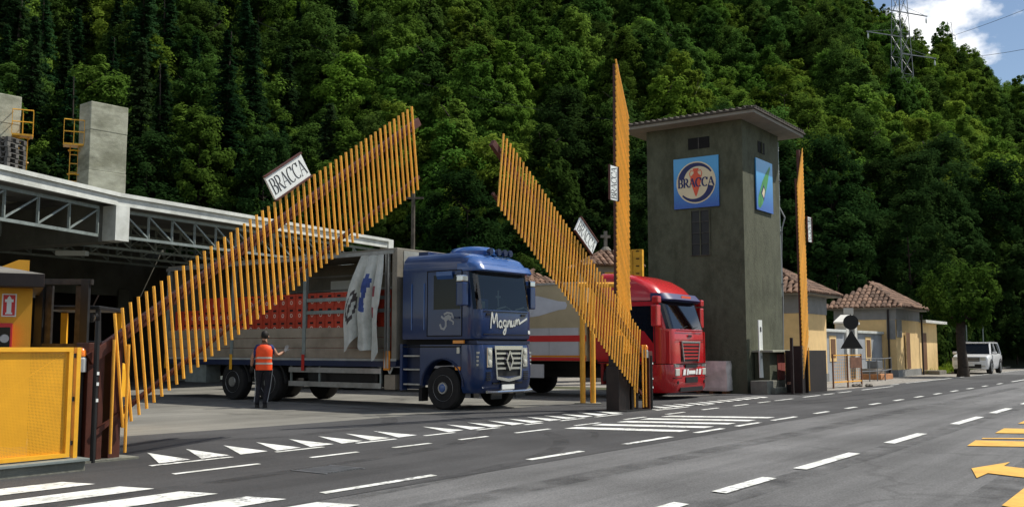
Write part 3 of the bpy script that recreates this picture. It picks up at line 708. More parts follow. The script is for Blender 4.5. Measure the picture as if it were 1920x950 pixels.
fixed_slat(t, .06, -.1, .1, 1.45)
# rails of the rear gate beyond the post (low wooden bars)
MB().bar((-.68, .3, .35), (-.26, .3, .35), .05, .08).build('rail', 'rust_frame', t)

# two tall orange pipes with a cross head
t = thing('portal_frame', 'pair of tall orange steel pipes standing behind the half raised gate', 'portal', uv(21.9, 13.2))
a, b = G(1093, 757) - t.location, G(1112, 757) - t.location
for q in (a, b): MB().lathe([(0, .07), (3.05, .07)], (q.x, q.y, 0), 'z', 14).build('pipe', 'slat_paint', t, smooth=True)
d_ = (b - a).normalized()
MB().tube(Vector((a.x, a.y, 3.05)) - d_ * .08, Vector((b.x, b.y, 3.05)) + d_ * .9, .07, .07, 12).build('cross_pipe', 'slat_paint', t, smooth=True)
MB().tube(Vector((b.x, b.y, 3.05)) + d_ * .9, Vector((b.x, b.y, 2.4)) + d_ * .95, .07, .07, 12).build('drop_pipe', 'slat_paint', t, smooth=True)
MB().box(a.x - .2, b.x + .2, a.y - .2, b.y + .2, 0, .03).build('base_plate', 'concrete_base', t)

# ================================================================== YELLOW MESH FENCE (left foreground)
t = thing('mesh_fence', 'yellow perforated sheet fence panel in a bright yellow frame, left foreground', 'fence', uv(6.55, 10.78), RZ)
X1 = -.06
for k, (x0, x1) in enumerate(((-2.05, -.14), (-4.1, -2.19))):
    MB().face([(x0, .035, .2), (x1, .035, .2), (x1, .035, 1.40), (x0, .035, 1.40)]).build('perforated_sheet', 'perforated_yellow', t)
    f = MB().box(x0 - .03, x1 + .03, 0, .07, 1.37, 1.42).box(x0 - .03, x1 + .03, 0, .07, .17, .215).box(x0 - .03, x0 + .02, .001, .069, .215, 1.37).box(x1 - .02, x1 + .03, .001, .069, .215, 1.37)
    f.build('frame', 'yellow_paint', t)
    MB().bar((x0, .055, .2), (x1, .055, 1.38), .012, .012).build('brace', 'yellow_paint', t)
MB().box(-.065, -.015, .0, .07, .15, 1.42).build('edge_post', 'yellow_paint', t)
for z in (.3, .8, 1.3): MB().box(-.115, -.066, .015, .055, z, z + .05).build('hinge', 'iron', t)
t = thing('low_wall', 'low concrete plinth wall under the yellow mesh fence', 'wall', uv(6.55, 10.78), RZ)
MB().box(-6, .03, -.10, .20, 0, .12).build('wall', 'concrete_base', t, bevel=.01)
for k in range(4): MB().box(-1.49 - 1.5 * k, .01 - 1.5 * k if k else .06, -.14, .24, .12, .155).build('coping_slab', 'galvanised', t, bevel=.006)

# ---- gate keeper's kiosk
t = thing('kiosk', 'small orange gatehouse with brown edged flat pitched roof behind the yellow fence', 'kiosk', Vector((-7.0, 14.4, 0)), R_(27))
MB().box(-3.2, 0, 0, 2.6, 0, 2.28).build('wall', 'kiosk_wall', t)
MB().box(-3.6, .14, -.35, 2.9, 2.281, 2.47).build('roof_edge', 'dark_brown', t, bevel=.01)
MB().loft([[(-3.6, -.35, 2.472), (.14, -.35, 2.472), (.14, 2.9, 2.472), (-3.6, 2.9, 2.472)], [(-2.0, 1.0, 2.80), (-1.3, 1.0, 2.80), (-1.3, 1.6, 2.80), (-2.0, 1.6, 2.80)]]).build('roof', 'kiosk_roof', t)
MB().prism([(-.65, .6, 2.52), (-.05, .6, 2.46), (-.05, .6, 2.74), (-.2, .6, 2.74)], (0, .5, 0)).build('roof_vent', 'kiosk_wall', t)
KW = Matrix.Rotation(R_(27), 3, 'Z')
def on_kiosk(x, y, z): return Vector((-7.0, 14.4, 0)) + KW @ Vector((x, y, z))
t = thing('hydrant_sign', 'red and white hydrant pictogram plate on the orange gatehouse wall', 'sign', on_kiosk(-.30, 0, 2.03), R_(27))
MB().box(-.095, .095, -.012, -.002, -.165, .165).build('plate', 'white_sign', t)
MB().box(-.078, .078, -.015, -.0125, -.148, .148).build('red_field', 'sign_red', t)
h = MB(); h.face([(x, -.017, z) for x, z in ((-.045, -.13), (.045, -.13), (.045, -.11), (.03, -.10), (.03, .045), (.055, .045), (.055, .085), (.03, .085), (.018, .115), (0, .135), (-.018, .115), (-.03, .085), (-.055, .085), (-.055, .045), (-.03, .045), (-.03, -.10), (-.045, -.11))]); h.build('pictogram', 'white_sign', t)
MB().box(-.42, -.30, -.012, -.002, -.165, .165).build('second_plate', 'white_sign', t)
t = thing('fire_hose_cabinet', 'red fire hose cabinet with glass door on the orange gatehouse wall', 'cabinet', on_kiosk(-.40, 0, 1.35), R_(27))
MB().box(-.30, .16, -.16, -.003, 0, .42).build('case', 'sign_red', t, bevel=.008)
MB().box(-.01, .13, -.166, -.161, .06, .36).build('door_glass', 'window_glass', t)
MB().tube((.06, -.168, .2), (.06, -.175, .2), .06, .06, 14).build('hose_reel', 'grey_plastic', t)

# ---- forklift waiting behind the gate post
t = thing('forklift', 'yellow and black forklift with raised mast in front of the dark shed', 'forklift', Vector((-7.5, 16.75, 0)), R_(-84))
# local +x is the fork side (towards the camera and left)
MB().box(-1.5, -.15, -.52, .52, .30, .92).build('body', 'yellow_paint', t, bevel=.06)
MB().box(-1.75, -1.2, -.55, .55, .35, 1.15).build('counterweight', 'yellow_paint', t, bevel=.12)
MB().box(-1.1, -.5, -.3, .3, .93, 1.06).build('seat', 'black', t, bevel=.04)
MB().box(-1.2, -1.08, -.28, .28, 1.0, 1.55).build('backrest', 'black', t, bevel=.04)
for s in (-1, 1):
    m_ = MB(); m_.box(.30, .42, s * .36 - .06, s * .36 + .06, .1, 2.55); m_.build('mast_rail', 'black', t)
    MB().box(.22, .32, s * .24 - .05, s * .24 + .05, .15, 2.45).build('inner_rail', 'iron', t)
    MB().bar((-.1, s * .48, .9), (.05, s * .48, 2.08), .07, .07).build('guard_post', 'black', t)
    MB().bar((-1.25, s * .48, 1.0), (-1.2, s * .48, 2.05), .10, .08).build('rear_guard_post', 'yellow_paint', t)
    MB().box(.55, 1.6, s * .26 - .06, s * .26 + .06, .05, .09).build('fork', 'iron', t)
    for x, r in ((.05, .33), (-1.35, .27)):
        w = MB().lathe([(-.11, r * .7), (-.11, r * .96), (-.07, r), (.07, r), (.11, r * .96), (.11, r * .7)], (x, s * .50, r), 'y', 18).build('wheel', 'rubber', t, smooth=True)
        MB().lathe([(-.112, r * .55), (.112, r * .55)], (x, s * .50, r), 'y', 14).build('rim', 'yellow_paint', w)
MB().box(-1.25, .1, -.52, .52, 2.06, 2.13).build('overhead_guard', 'black', t, bevel=.02)
for z in (.5, 1.4, 2.47): MB().box(.28, .40, -.46, .46, z, z + .09).build('mast_crossbar', 'iron', t)
MB().box(.42, .5, -.5, .5, .1, .5).build('carriage', 'black', t)
MB().lathe([(0, .03), (.07, .08), (.1, .085)], (.08, .40, 1.92), 'x', 12).build('headlamp', 'chrome', t)

# ================================================================== LOADING SHED WITH TRUSS CANOPY
B0 = Vector((-12.1, 30.0, 0)); a2, a1 = R_(27.6), R_(15.0)
dR = Vector((math.sin(a2), math.cos(a2), 0)); dL = -Vector((math.sin(a1), math.cos(a1), 0))
LR, LLf, ZT = 14.4, 16.0, 6.12
BE, BL = B0 + dR * LR, B0 + dL * LLf
nR = Vector((-math.cos(a2), math.sin(a2), 0)); nL = Vector((-math.cos(a1), math.sin(a1), 0))   # inwards
shed = thing('loading_shed', 'open fronted loading shed with pale fascia and grey steel roof trusses', 'building', B0)
o3 = B0.copy()
def W(p, z=0.0): q = p - o3; return Vector((q.x, q.y, z))
DEP = 17.0
# roof slab
mb = MB(); mb.prism([W(BL, ZT - .1), W(B0, ZT - .1), W(BE, ZT - .1), W(BE + nR * DEP, ZT + .5), W(B0 + nR * DEP, ZT + .5), W(BL + nL * DEP, ZT + .5)], (0, 0, .12)); mb.build('roof', 'shed_roof', shed)
for a, b, n_ in ((BL, B0, nL), (B0, BE, nR)):
    d = (b - a).normalized(); f = MB()
    f.prism([W(a - n_ * .02, ZT - .34), W(b - n_ * .02, ZT - .34), W(b + n_ * .10, ZT - .34), W(a + n_ * .10, ZT - .34)], (0, 0, .26)); f.build('fascia', 'fascia_white', shed)
    f = MB(); f.prism([W(a - n_ * .10, ZT - .075), W(b - n_ * .10, ZT - .075), W(b + n_ * .22, ZT - .075), W(a + n_ * .22, ZT - .075)], (0, 0, .12)); f.build('gutter', 'fascia_white', shed)
# end cap and middle block hanging from the fascia
MB().prism([W(BE - nR * .06, ZT - .42), W(BE + dR * .38 - nR * .06, ZT - .42), W(BE + dR * .38 + nR * .4, ZT - .42), W(BE + nR * .4, ZT - .42)], (0, 0, .46)).build('fascia_end', 'fascia_white', shed)
MB().prism([W(B0 + dL * .12 - nR * .05, ZT - 1.42), W(B0 + dR * .42 - nR * .05, ZT - 1.42), W(B0 + dR * .42 + nR * .55, ZT - 1.42), W(B0 + dL * .12 + nR * .55, ZT - 1.42)], (0, 0, 1.07)).build('fascia_block', 'fascia_white', shed)
def truss(a, b, n, z1, z0, flip, m, detail=True):
    d = (b - a); tr = MB(); tr.bar(W(a, z1), W(b, z1), .10, .10); o = tr.build('truss', m, shed)
    MB().bar(W(a, z0), W(b, z0), .09, .09).build('bottom_chord', m, o)
    if not detail: q = MB()
    for k in range(n + 1):
        p = a + d * (k / n); e = a + d * (min(k + 1, n) / n)
        v = MB() if detail else q
        v.bar(W(p, z0 + .05), W(p, z1 - .05), .065, .065)
        if detail: v.build('web_post', m, o)
        if k < n:
            v = MB() if detail else q
            v.bar(W(p if flip else e, z1 - .05), W(e if flip else p, z0 + .05), .05, .05)
            if detail: v.build('web_brace', m, o)
    if not detail: q.build('web', m, o)
truss(B0 + dL * .45 + nL * .35, B0 + dL * 15.5 + nL * .35, 12, ZT - .45, ZT - 1.30, True, 'galvanised')
truss(B0 + dR * .55 + nR * .35, BE + nR * .35, 14, ZT - .45, ZT - 1.25, True, 'galvanised')
for k, off in enumerate((3.4, 6.6, 9.8)):
    truss(B0 + dR * (.6 - off * .1) + nR * (.35 + off), BE + nR * (.35 + off), 12, ZT - .42 + off * .03, ZT - 1.3 + off * .03, k % 2 == 0, 'galvanised', False)
    truss(B0 + dL * .6 + nL * (.35 + off), B0 + dL * 15 + nL * (.35 + off), 10, ZT - .42 + off * .03, ZT - 1.3 + off * .03, True, 'galvanised', False)
# spine beam from the middle block back into the shed
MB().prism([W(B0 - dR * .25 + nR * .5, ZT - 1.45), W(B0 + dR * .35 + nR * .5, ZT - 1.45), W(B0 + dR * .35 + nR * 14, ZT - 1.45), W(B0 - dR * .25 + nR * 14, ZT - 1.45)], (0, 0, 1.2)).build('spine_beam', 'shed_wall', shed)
# back walls with dark bays, columns
def wallq(name, a, b, z0, z1, m, th=.2, n_=nR):
    MB().prism([W(a, z0), W(b, z0), W(b + n_ * th, z0), W(a + n_ * th, z0)], (0, 0, z1 - z0)).build(name, m, shed)
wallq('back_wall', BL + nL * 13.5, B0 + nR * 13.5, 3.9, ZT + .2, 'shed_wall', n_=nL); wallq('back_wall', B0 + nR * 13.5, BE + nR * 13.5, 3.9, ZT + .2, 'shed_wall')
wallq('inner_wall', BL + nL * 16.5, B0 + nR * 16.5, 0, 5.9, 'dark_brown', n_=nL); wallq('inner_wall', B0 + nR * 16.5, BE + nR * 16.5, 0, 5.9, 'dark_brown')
wallq('sun_block_wall', BE + nR * 2.5, BE + nR * 16.5, 0, ZT - .1, 'shed_wall', .2, -dR)  # extended forward to block sun entering at the open shed end
for p in (B0 + nR * 13.3 + dR * .2, B0 + nR * 13.3 + dR * 6, B0 + nR * 13.3 + dR * 12, B0 + nL * 13.3 + dL * 7):
    q = W(p); MB().box(q.x - .25, q.x + .25, q.y - .25, q.y + .25, 0, 4.2).build('column', 'shed_wall', shed)
q = W(B0 + nR * 4 + dR * 1.6); MB().box(q.x - .5, q.x + .5, q.y - .15, q.y + .15, 4.55, 4.7).build('hanging_lamp', 'fascia_white', shed)

# concrete shafts standing behind the shed roof edge
def shaft(label, cx, cy, w, dpt, h, rz):
    t = thing('concrete_shaft', label, 'shaft', Vector((cx, cy, 0)), rz, 'concrete shafts above the shed roof')
    MB().box(0, w, 0, dpt, 6.2, h * .76).build('lower_lift', 'concrete', t, bevel=.02)
    MB().box(.008, w - .008, .008, dpt - .008, h * .76, h * .9).build('middle_lift', 'concrete', t, bevel=.02)
    MB().box(0, w, 0, dpt, h * .9, h).build('upper_lift', 'concrete', t, bevel=.03)
    return t
def ladder(label, p, rz, z0, z1):
    t = thing('caged_ladder', label, 'ladder', p, rz, 'yellow caged ladders'); t.scale = (.62, .62, 1)
    for s in (-.2, .2): MB().bar((s, 0, z0), (s, 0, z1), .05, .05).build('stile', 'yellow_paint', t)
    k = z0 + .2
    while k < z1: MB().bar((-.2, 0, k), (.2, 0, k), .03, .03).build('rung', 'yellow_paint', t); k += .3
    for zz in (z0 + .5, z0 + 1.3, z0 + 2.1):
        if zz < z1: MB().path([(-.25, 0, zz), (-.3, -.35, zz), (0, -.5, zz), (.3, -.35, zz), (.25, 0, zz)], .02, 5).build('cage_hoop', 'yellow_paint', t)
    MB().box(-.55, .45, -.75, .1, z1, z1 + .06).build('platform', 'yellow_paint', t)
    for x in (-.55, -.05, .45):
        for y in (-.75, .1): MB().bar((x, y, z1 + .06), (x, y, z1 + .85), .03, .03).build('rail_post', 'yellow_paint', t)
    for zz in (.45, .85):
        MB().path([(-.55, .1, z1 + zz), (-.55, -.75, z1 + zz), (.45, -.75, z1 + zz), (.45, .1, z1 + zz)], .02, 5).build('hand_rail', 'yellow_paint', t)
shaft('weathered concrete shaft with yellow ladder rising behind the shed roof above the fascia bend', -14.0, 32.2, 1.32, .8, 9.62, R_(50))
ladder('yellow caged ladder on the middle of the roof beside the complete concrete shaft', Vector((-14.75, 32.75, 0)), R_(25), 5.9, 8.15)
shaft('concrete shaft cut off by the left edge of the picture above a stack of pallets', -17.35, 31.0, 1.6, .9, 9.75, R_(50))
ladder('yellow ladder platform at the right side of the leftmost concrete shaft', Vector((-16.2, 32.2, 0)), R_(25), 6.2, 8.35)
# pallets stacked on the roof
def pallet_mesh(w, d, h):
    mb = MB()
    for k in range(5): mb.box(-w / 2 + k * (w * .87 / 4), -w / 2 + k * (w * .87 / 4) + w * .13, -d / 2, d / 2, h - .025, h)
    for x in (-w * .42, 0, w * .42):
        for y in (-d * .42, 0, d * .42): mb.box(x - .06, x + .06, y - .06, y + .06, .025, h - .025)
    mb.box(-w / 2, w / 2, -d / 2, -d / 2 + .1, 0, .025).box(-w / 2, w / 2, d / 2 - .1, d / 2, 0, .025)
    return mb.mesh('pallet', 'pallet_grey')
mat('pallet_grey', (.10, .095, .085), .7, .3, 6, rnd=.35)
pm = pallet_mesh(.62, .8, .16)
for c in range(2):
    for k in range(11):
        o = link('pallet', pm, None, (-15.75 - c * .68 + random.uniform(-.02, .02), 30.4 + random.uniform(-.02, .02), 6.16 + .161 * k), R_(-14 + random.uniform(-2, 2)))
        tag(o, 'dark grey pallet in the stacks on the shed roof under the leftmost shaft', 'pallet', 'pallets stacked on the shed roof')
# utility pole
t = thing('utility_pole', 'slim grey utility pole standing behind the blue truck', 'pole', Vector((-4.9, 48.5, 0)))
MB().lathe([(0, .13), (9.2, .09)], (0, 0, 0), 'z', 12).build('pole', 'bark_grey', t); MB().box(-.5, .5, -.05, .05, 8.8, 8.9).build('crossarm', 'bark_grey', t)

# ================================================================== TRUCKS
def ring(z, xf, xb, hw, r, n=5):
    """cab outline at height z: near rear corner, rounded front corners, far rear corner"""
    p = [(xb, -hw, z)]
    p += [(xf - r + r * math.sin(PI / 2 * k / n), -hw + r - r * math.cos(PI / 2 * k / n), z) for k in range(n + 1)]
    p += [(xf - r + r * math.cos(PI / 2 * k / n), hw - r + r * math.sin(PI / 2 * k / n), z) for k in range(n + 1)]
    p += [(xb, hw, z)]
    return p
def shell(levels, skip=(), cap=True, n=5):
    """loft of rings; skip = (level, first, last) face columns left open for glass"""
    mb = MB(); rs_ = [ring(*l, n=n) for l in levels]; N = len(rs_[0])
    for r in rs_: mb.v += r
    for j in range(len(rs_) - 1):
        for k in range(N):
            if any(j == s[0] and s[1] <= k <= s[2] for s in skip): continue
            mb.f.append((j * N + k, j * N + (k + 1) % N, (j + 1) * N + (k + 1) % N, (j + 1) * N + k)); mb.m.append(0)
    if cap: mb.f.append(tuple((len(rs_) - 1) * N + k for k in range(N))); mb.m.append(0); mb.f.append(tuple(range(N))); mb.m.append(0)
    return mb
def truck_wheel(t, x, y, r, w, side, hub='aluminium', cap_m=None):
    o = MB().lathe([(-w / 2, r * .62), (-w / 2, r * .93), (-w * .38, r), (w * .38, r), (w / 2, r * .93), (w / 2, r * .62)], (x, y, r), 'y', 28).build('wheel', 'rubber', t, smooth=True)
    s = side; ri = MB()
    ri.lathe([(s * (w / 2 - .01), r * .62), (s * (w / 2 + .005), r * .60), (s * (w / 2 - .05), r * .52), (s * (w / 2 - .03), r * .30), (s * (w / 2 + .03), r * .26), (s * (w / 2 + .03), r * .01)], (x, y, r), 'y', 24, cap=False); ri.build('rim', hub, o, smooth=True)
    h = MB()
    for k in range(10):
        a = 2 * PI * k / 10; h.tube((x + math.cos(a) * r * .42, y + s * (w / 2 - .045), r + math.sin(a) * r * .42), (x + math.cos(a) * r * .42, y + s * (w / 2 - .030), r + math.sin(a) * r * .42), .035, .035, 8)
    h.build('hand_holes', 'black', o)
    if cap_m: MB().lathe([(s * (w / 2 + .031), r * .20), (s * (w / 2 + .06), r * .16), (s * (w / 2 + .065), .005)], (x, y, r), 'y', 16).build('hub_cap', cap_m, o, smooth=True)
    return o
PHI = R_(37); FB = Matrix.Rotation(-PHI, 3, 'Z')
WX = -.95
borg = G(830, 768) - FB @ Vector((WX, -1.22 * .9, 0))
bt = thing('truck', 'dark blue curtain side truck with high square cab, loaded with red crates', 'truck', borg, -PHI); bt.scale.y = .9
# --- lower front: bumper, corner panels
lo = [(.40, .0, -.38, 1.17, .30), (.50, .06, -.38, 1.23, .32), (.80, .10, -.38, 1.245, .32), (1.25, .08, -.38, 1.245, .32), (1.50, .03, -.38, 1.24, .32)]
shell(lo).build('bumper', 'blue_paint', bt, smooth=True)
MB().box(-2.2, -.05, -1.10, 1.10, 1.50, 1.63).build('cab_gap', 'dark_void', bt)
MB().box(-.5, .0, -1.14, 1.14, 1.515, 1.60).build('amber_strip', 'blue_dark', bt)
for y in (-.95, -.82): MB().box(-.62, -.30, y * 1.31 - .02, y * 1.31 + .03, 1.53, 1.60).build('side_marker', 'amber', bt) if y == -.95 else None
# wheel arch side panels (near and far)
for s in (-1, 1):
    pts = [(-.40, 1.0), (-.40, 1.50), (-1.66, 1.50), (-1.66, .55)] + [(WX + .62 * math.cos(a), .55 + .62 * math.sin(a)) for a in [PI - (PI - .42) * k / 14 for k in range(15)]]
    MB().prism([(x, s * 1.235, z) for x, z in pts], (0, -s * .25, 0)).build('wheel_arch_panel', 'blue_paint', bt)
    MB().path([(WX + .63 * math.cos(PI * k / 14), s * 1.245, .55 + .63 * math.sin(PI * k / 14)) for k in range(15)], .028, 6).build('arch_trim', 'blue_dark', bt)
    # steps behind the wheel
    st = MB().box(-2.24, -1.68, s * 1.0 - .02, s * 1.0 + .02, .45, 1.50).build('step_well', 'blue_dark', bt)
    for z in (.55, .90, 1.22): MB().box(-2.22, -1.70, min(s * 1.02, s * 1.20), max(s * 1.02, s * 1.20), z, z + .035).build('step', 'aluminium', st)
    MB().box(-2.32, -2.24, min(s * 1.02, s * 1.22), max(s * 1.02, s * 1.22), .42, 1.52).build('step_side', 'blue_paint', bt)
    truck_wheel(bt, WX, s * 1.06, .50, .32, s, 'aluminium', 'blue_light_paint')
    MB().box(-1.72, -1.62, min(s * .95, s * 1.2), max(s * .95, s * 1.2), .18, .50).build('mud_flap', 'rubber', bt)
# --- upper cab
XB = -2.22
up = [(1.63, .02, XB, 1.235, .26), (1.70, .05, XB, 1.25, .27), (2.27, .05, XB, 1.25, .27), (2.31, .045, XB, 1.25, .27), (3.20, -.10, XB, 1.245, .25), (3.30, -.12, XB, 1.245, .25), (3.50, -.20, XB, 1.20, .27), (3.63, -.42, XB, 1.06, .30), (3.66, -.80, XB, .9, .3)]
shell(up, skip=[(3, 3, 10)]).build('cab', 'blue_paint', bt, smooth=True)
def glass_band(name, l0, l1, k0, k1, off, t, m='windscreen'):
    a = ring(l0[0], l0[1] + off, l0[2], l0[3] + off, l0[4]); b = ring(l1[0], l1[1] + off, l1[2], l1[3] + off, l1[4]); mb = MB()
    for k in range(k0, k1): mb.face([a[k], a[k + 1], b[k + 1], b[k]])
    return mb.build(name, m, t, smooth=True)
glass_band('windscreen', up[3], up[4], 3, 11, .003, bt)
MB().box(-2.1, -.35, -1.15, 1.15, 1.72, 2.20).build('dashboard', 'black', bt)
MB().box(-2.18, -2.12, -1.15, 1.15, 2.2, 3.1).build('cab_rear_lining', 'dark_void', bt)
# things seen behind the glass
MB().box(-.33, -.32, .18, .23, 2.42, 2.80).box(-.33, -.32, .10, .31, 2.62, 2.67).build('white_cross', 'white_sign', bt)
MB().box(-.34, -.33, -.62, -.22, 2.30, 2.58).build('cab_plate', 'sign_blue', bt); MB().box(-.33, -.325, -.5, -.36, 2.36, 2.52).build('cab_plate_print', 'white_sign', bt)
MB().lathe([(-.02, .20), (.02, .22)], (-.5, .62, 2.42), 'x', 20).build('steering_wheel', 'black', bt)
for y, s in ((-.35, 1), (.45, 1)):
    MB().bar((.02, y, 2.33), (-.0, y + .42, 2.40), .02, .03).bar((.02, y + .42, 2.39), (-.02, y + .75, 2.30), .015).build('wiper', 'grey_plastic', bt)
# visor
vis_ = [(3.19, .10, -.5, 1.26, .30), (3.22, .13, -.5, 1.265, .32), (3.34, .06, -.5, 1.262, .30), (3.37, .02, -.5, 1.262, .3)]
shell(vis_).build('sun_visor', 'blue_light_paint', bt, smooth=True)
shell([(3.372, -.02, -2.05, 1.20, .34), (3.52, -.14, -2.05, 1.17, .36), (3.62, -.36, -2.05, 1.02, .36), (3.67, -.7, -2.05, .85, .36)]).build('roof_cap', 'blue_light_paint', bt, smooth=True)
MB().loft([[(x * k + -.95, y * k, z) for x, y in [(math.cos(a) * .62, math.sin(a) * .55) for a in [2 * PI * i / 18 for i in range(18)]]] for z, k in ((3.64, 1.0), (3.74, 1.0), (3.82, .86), (3.86, .5))]).build('roof_air_unit', 'blue_light_paint', bt, smooth=True)
for y in (-.30, .05, .32, .55): MB().lathe([(-.06, .06), (.02, .085), (.05, .08)], (-.22, y, 3.70), 'x', 14).build('roof_lamp', 'blue_dark', bt, smooth=True)
MB().box(-2.0, -1.7, -.9, -.3, 3.66, 3.74).build('roof_hatch', 'blue_paint', bt)
# door, side window, seams, mirror
for s in (-1, 1):
    Y = s * 1.2505
    d = MB().prism([(-.36, Y, 1.72), (-.36, Y, 3.20), (-1.42, Y, 3.20), (-1.42, Y, 1.72)], (0, s * .008, 0)).build('door', 'blue_paint', bt)
    MB().prism([(-.40, Y + s * .009, 2.32), (-.46, Y + s * .009, 3.12), (-1.22, Y + s * .009, 3.12), (-1.22, Y + s * .009, 2.32)], (0, s * .004, 0)).build('window', 'window_glass', d)
    MB().prism([(-.62, Y + s * .014, 3.02), (-.62, Y + s * .07, 3.10), (-1.10, Y + s * .07, 3.10), (-1.10, Y + s * .014, 3.02)], (0, 0, .10)).build('wind_deflector', 'blue_light_paint', d)
    MB().box(-.58, -.42, min(Y + s * .01, Y + s * .04), max(Y + s * .01, Y + s * .04), 2.10, 2.14).build('handle', 'blue_dark', d)
    for x in (-1.52, -1.92): MB().bar((x, Y, 1.85), (x, Y, 2.95), .03, .03).build('side_rib', 'blue_light_paint', bt)
    m_ = MB().box(-.30, -.10, min(s * 1.34, s * 1.58), max(s * 1.34, s * 1.58), 2.38, 2.92).build('mirror', 'blue_paint', bt, bevel=.03)
    MB().box(-.30, -.10, min(s * 1.34, s * 1.58), max(s * 1.34, s * 1.58), 2.925, 3.08).build('mirror_cap', 'chrome', m_, bevel=.03)
    MB().bar((-.2, s * 1.24, 2.95), (-.2, s * 1.40, 2.95), .04).bar((-.2, s * 1.24, 2.42), (-.2, s * 1.40, 2.42), .04).build('mirror_arm', 'blue_dark', m_)
    # scorpion sticker
    sc = MB(); Yc = Y + s * .0105
    for pts, w0 in (([(-1.02, 1.98), (-.98, 1.88), (-.90, 1.86), (-.84, 1.93), (-.84, 2.05), (-.90, 2.12)], .055), ([(-.86, 2.10), (-.76, 2.14), (-.68, 2.10)], .12), ([(-.90, 2.20), (-.80, 2.24), (-.66, 2.22), (-.60, 2.10)], .05), ([(-.70, 2.08), (-.60, 2.02), (-.62, 1.96)], .04), ([(-.98, 2.16), (-.90, 2.10)], .05)):
        stroke(sc, pts, w0, w0, lambda a, b: (a, Yc + s * .0004 * len(sc.f), b))
    sc.build('door_emblem', 'grey_plastic', d, fix=False)
    MB().box(-.50, -.42, min(s * 1.24, s * 1.27), max(s * 1.24, s * 1.27), 1.30, 1.44).build('side_lamp', 'lamp_glass', bt)
    MB().box(-.55, -.40, min(s * 1.24, s * 1.262), max(s * 1.24, s * 1.262), .92, 1.0).build('indicator', 'amber', bt)
    # headlamps, louvres
    hl = MB().box(.04, .115, min(s * .66, s * .86), max(s * .66, s * .86), .98, 1.44).build('headlamp', 'chrome', bt, bevel=.01)
    for z in (1.09, 1.32): MB().lathe([(.10, .075), (.125, .07), (.135, .03)], (0, s * .76, z), 'x', 14).build('lens', 'lamp_glass', hl, smooth=True)
    for k in range(4): MB().box(.0, .03, min(s * .96, s * 1.16), max(s * .96, s * 1.16), 1.02 + k * .09, 1.07 + k * .09).build('louvre', 'aluminium', bt)
    for k in range(5): MB().box(.06, .115, min(s * .70, s * .90), max(s * .70, s * .90), .68 + k * .045, .70 + k * .045).build('vent_slot', 'black', bt)
# grille with emblem
gr = MB().prism([(.085, -.58, 1.46), (.085, .58, 1.46), (.085, .50, .78), (.085, -.50, .78)], (.02, 0, 0)).build('grille', 'black', bt)
MB().bar((.12, -.60, 1.43), (.12, .60, 1.43), .05, .09).bar((.12, -.58, 1.43), (.12, -.50, .72), .05, .06).bar((.12, .58, 1.43), (.12, .50, .72), .05, .06).bar((.12, -.50, .74), (.12, .0, .68), .05, .07).bar((.12, .50, .74), (.12, 0, .68), .05, .07).build('grille_frame', 'chrome', gr)
for k in range(4): MB().bar((.118, -.53, 1.30 - k * .115), (.118, .53, 1.30 - k * .115), .03, .045).build('grille_bar', 'chrome', gr)
em = MB()
for a, b in (((0, .22), (.13, 0)), ((.13, 0), (0, -.22)), ((0, -.22), (-.13, 0)), ((-.13, 0), (0, .22))): em.bar((.155, a[0], 1.13 + a[1]), (.155, b[0], 1.13 + b[1]), .05, .05)
em.build('diamond_emblem', 'chrome', gr)
MB().box(.09, .125, -.26, .26, .47, .58).build('number_plate', 'white_sign', bt); MB().box(.10, .122, -.30, .30, .60, .72).build('plate_recess', 'black', bt)
MB().path([(.16, -.95, .43), (.20, -.6, .42), (.20, .6, .42), (.16, .95, .43)], .035, 8).build('chrome_bar', 'chrome', bt, smooth=True)
for y0, y1 in ((-.72, -.28), (.30, .72)): MB().box(.10, .13, y0, y1, .26, .38).build('lower_flap', 'black', bt)
# script lettering
SCR = [[(0, .05), (.02, .55), (.06, 1.0), (.13, .35), (.24, .95), (.27, .45), (.29, .1)], [(.47, .42), (.42, .50), (.36, .38), (.36, .18), (.42, .10), (.47, .25), (.475, .48), (.475, .15), (.51, .10)],
       [(.66, .46), (.60, .52), (.55, .40), (.56, .22), (.62, .16), (.66, .30), (.665, .50), (.65, -.1), (.60, -.32), (.54, -.25), (.60, -.05), (.72, .18)], [(.73, .12), (.75, .50), (.76, .30), (.80, .50), (.84, .45), (.845, .15), (.88, .16)],
       [(.90, .52), (.90, .22), (.94, .14), (.99, .28), (1.0, .52), (1.0, .22), (1.04, .18)], [(1.06, .16), (1.07, .55), (1.085, .30), (1.12, .55), (1.15, .50), (1.15, .25), (1.17, .45), (1.22, .58), (1.25, .48), (1.25, .30), (1.32, .36), (1.60, .62)]]
for k, pts in enumerate(SCR):
    mb = MB(); fine = []
    for i in range(len(pts) - 1):
        p0, p1, p2, p3 = (Vector(pts[max(i - 1, 0)]), Vector(pts[i]), Vector(pts[i + 1]), Vector(pts[min(i + 2, len(pts) - 1)]))
        for s in range(5):
            u = s / 5; fine.append(tuple(.5 * ((2 * p1) + (-p0 + p2) * u + (2 * p0 - 5 * p1 + 4 * p2 - p3) * u * u + (-p0 + 3 * p1 - 3 * p2 + p3) * u ** 3)))
    fine.append(pts[-1]); S = .98
    pl = [Vector((.062, -.66 + a * S, 1.86 + b * .38 + a * .02)) for a, b in fine]
    for a, b in zip(pl[:-1], pl[1:]): mb.bar(a, b + (b - a) * .15, .012, .038, up=(0, 0, 1) if abs((b - a).normalized().z) < .9 else (0, 1, 0))
    mb.build('script_letter', 'fascia_white', bt, fix=False)
MB().lathe([(.052, .05), (.06, .045)], (0, 1.02, 1.80), 'x', 14).build('round_sticker', 'white_sign', bt)

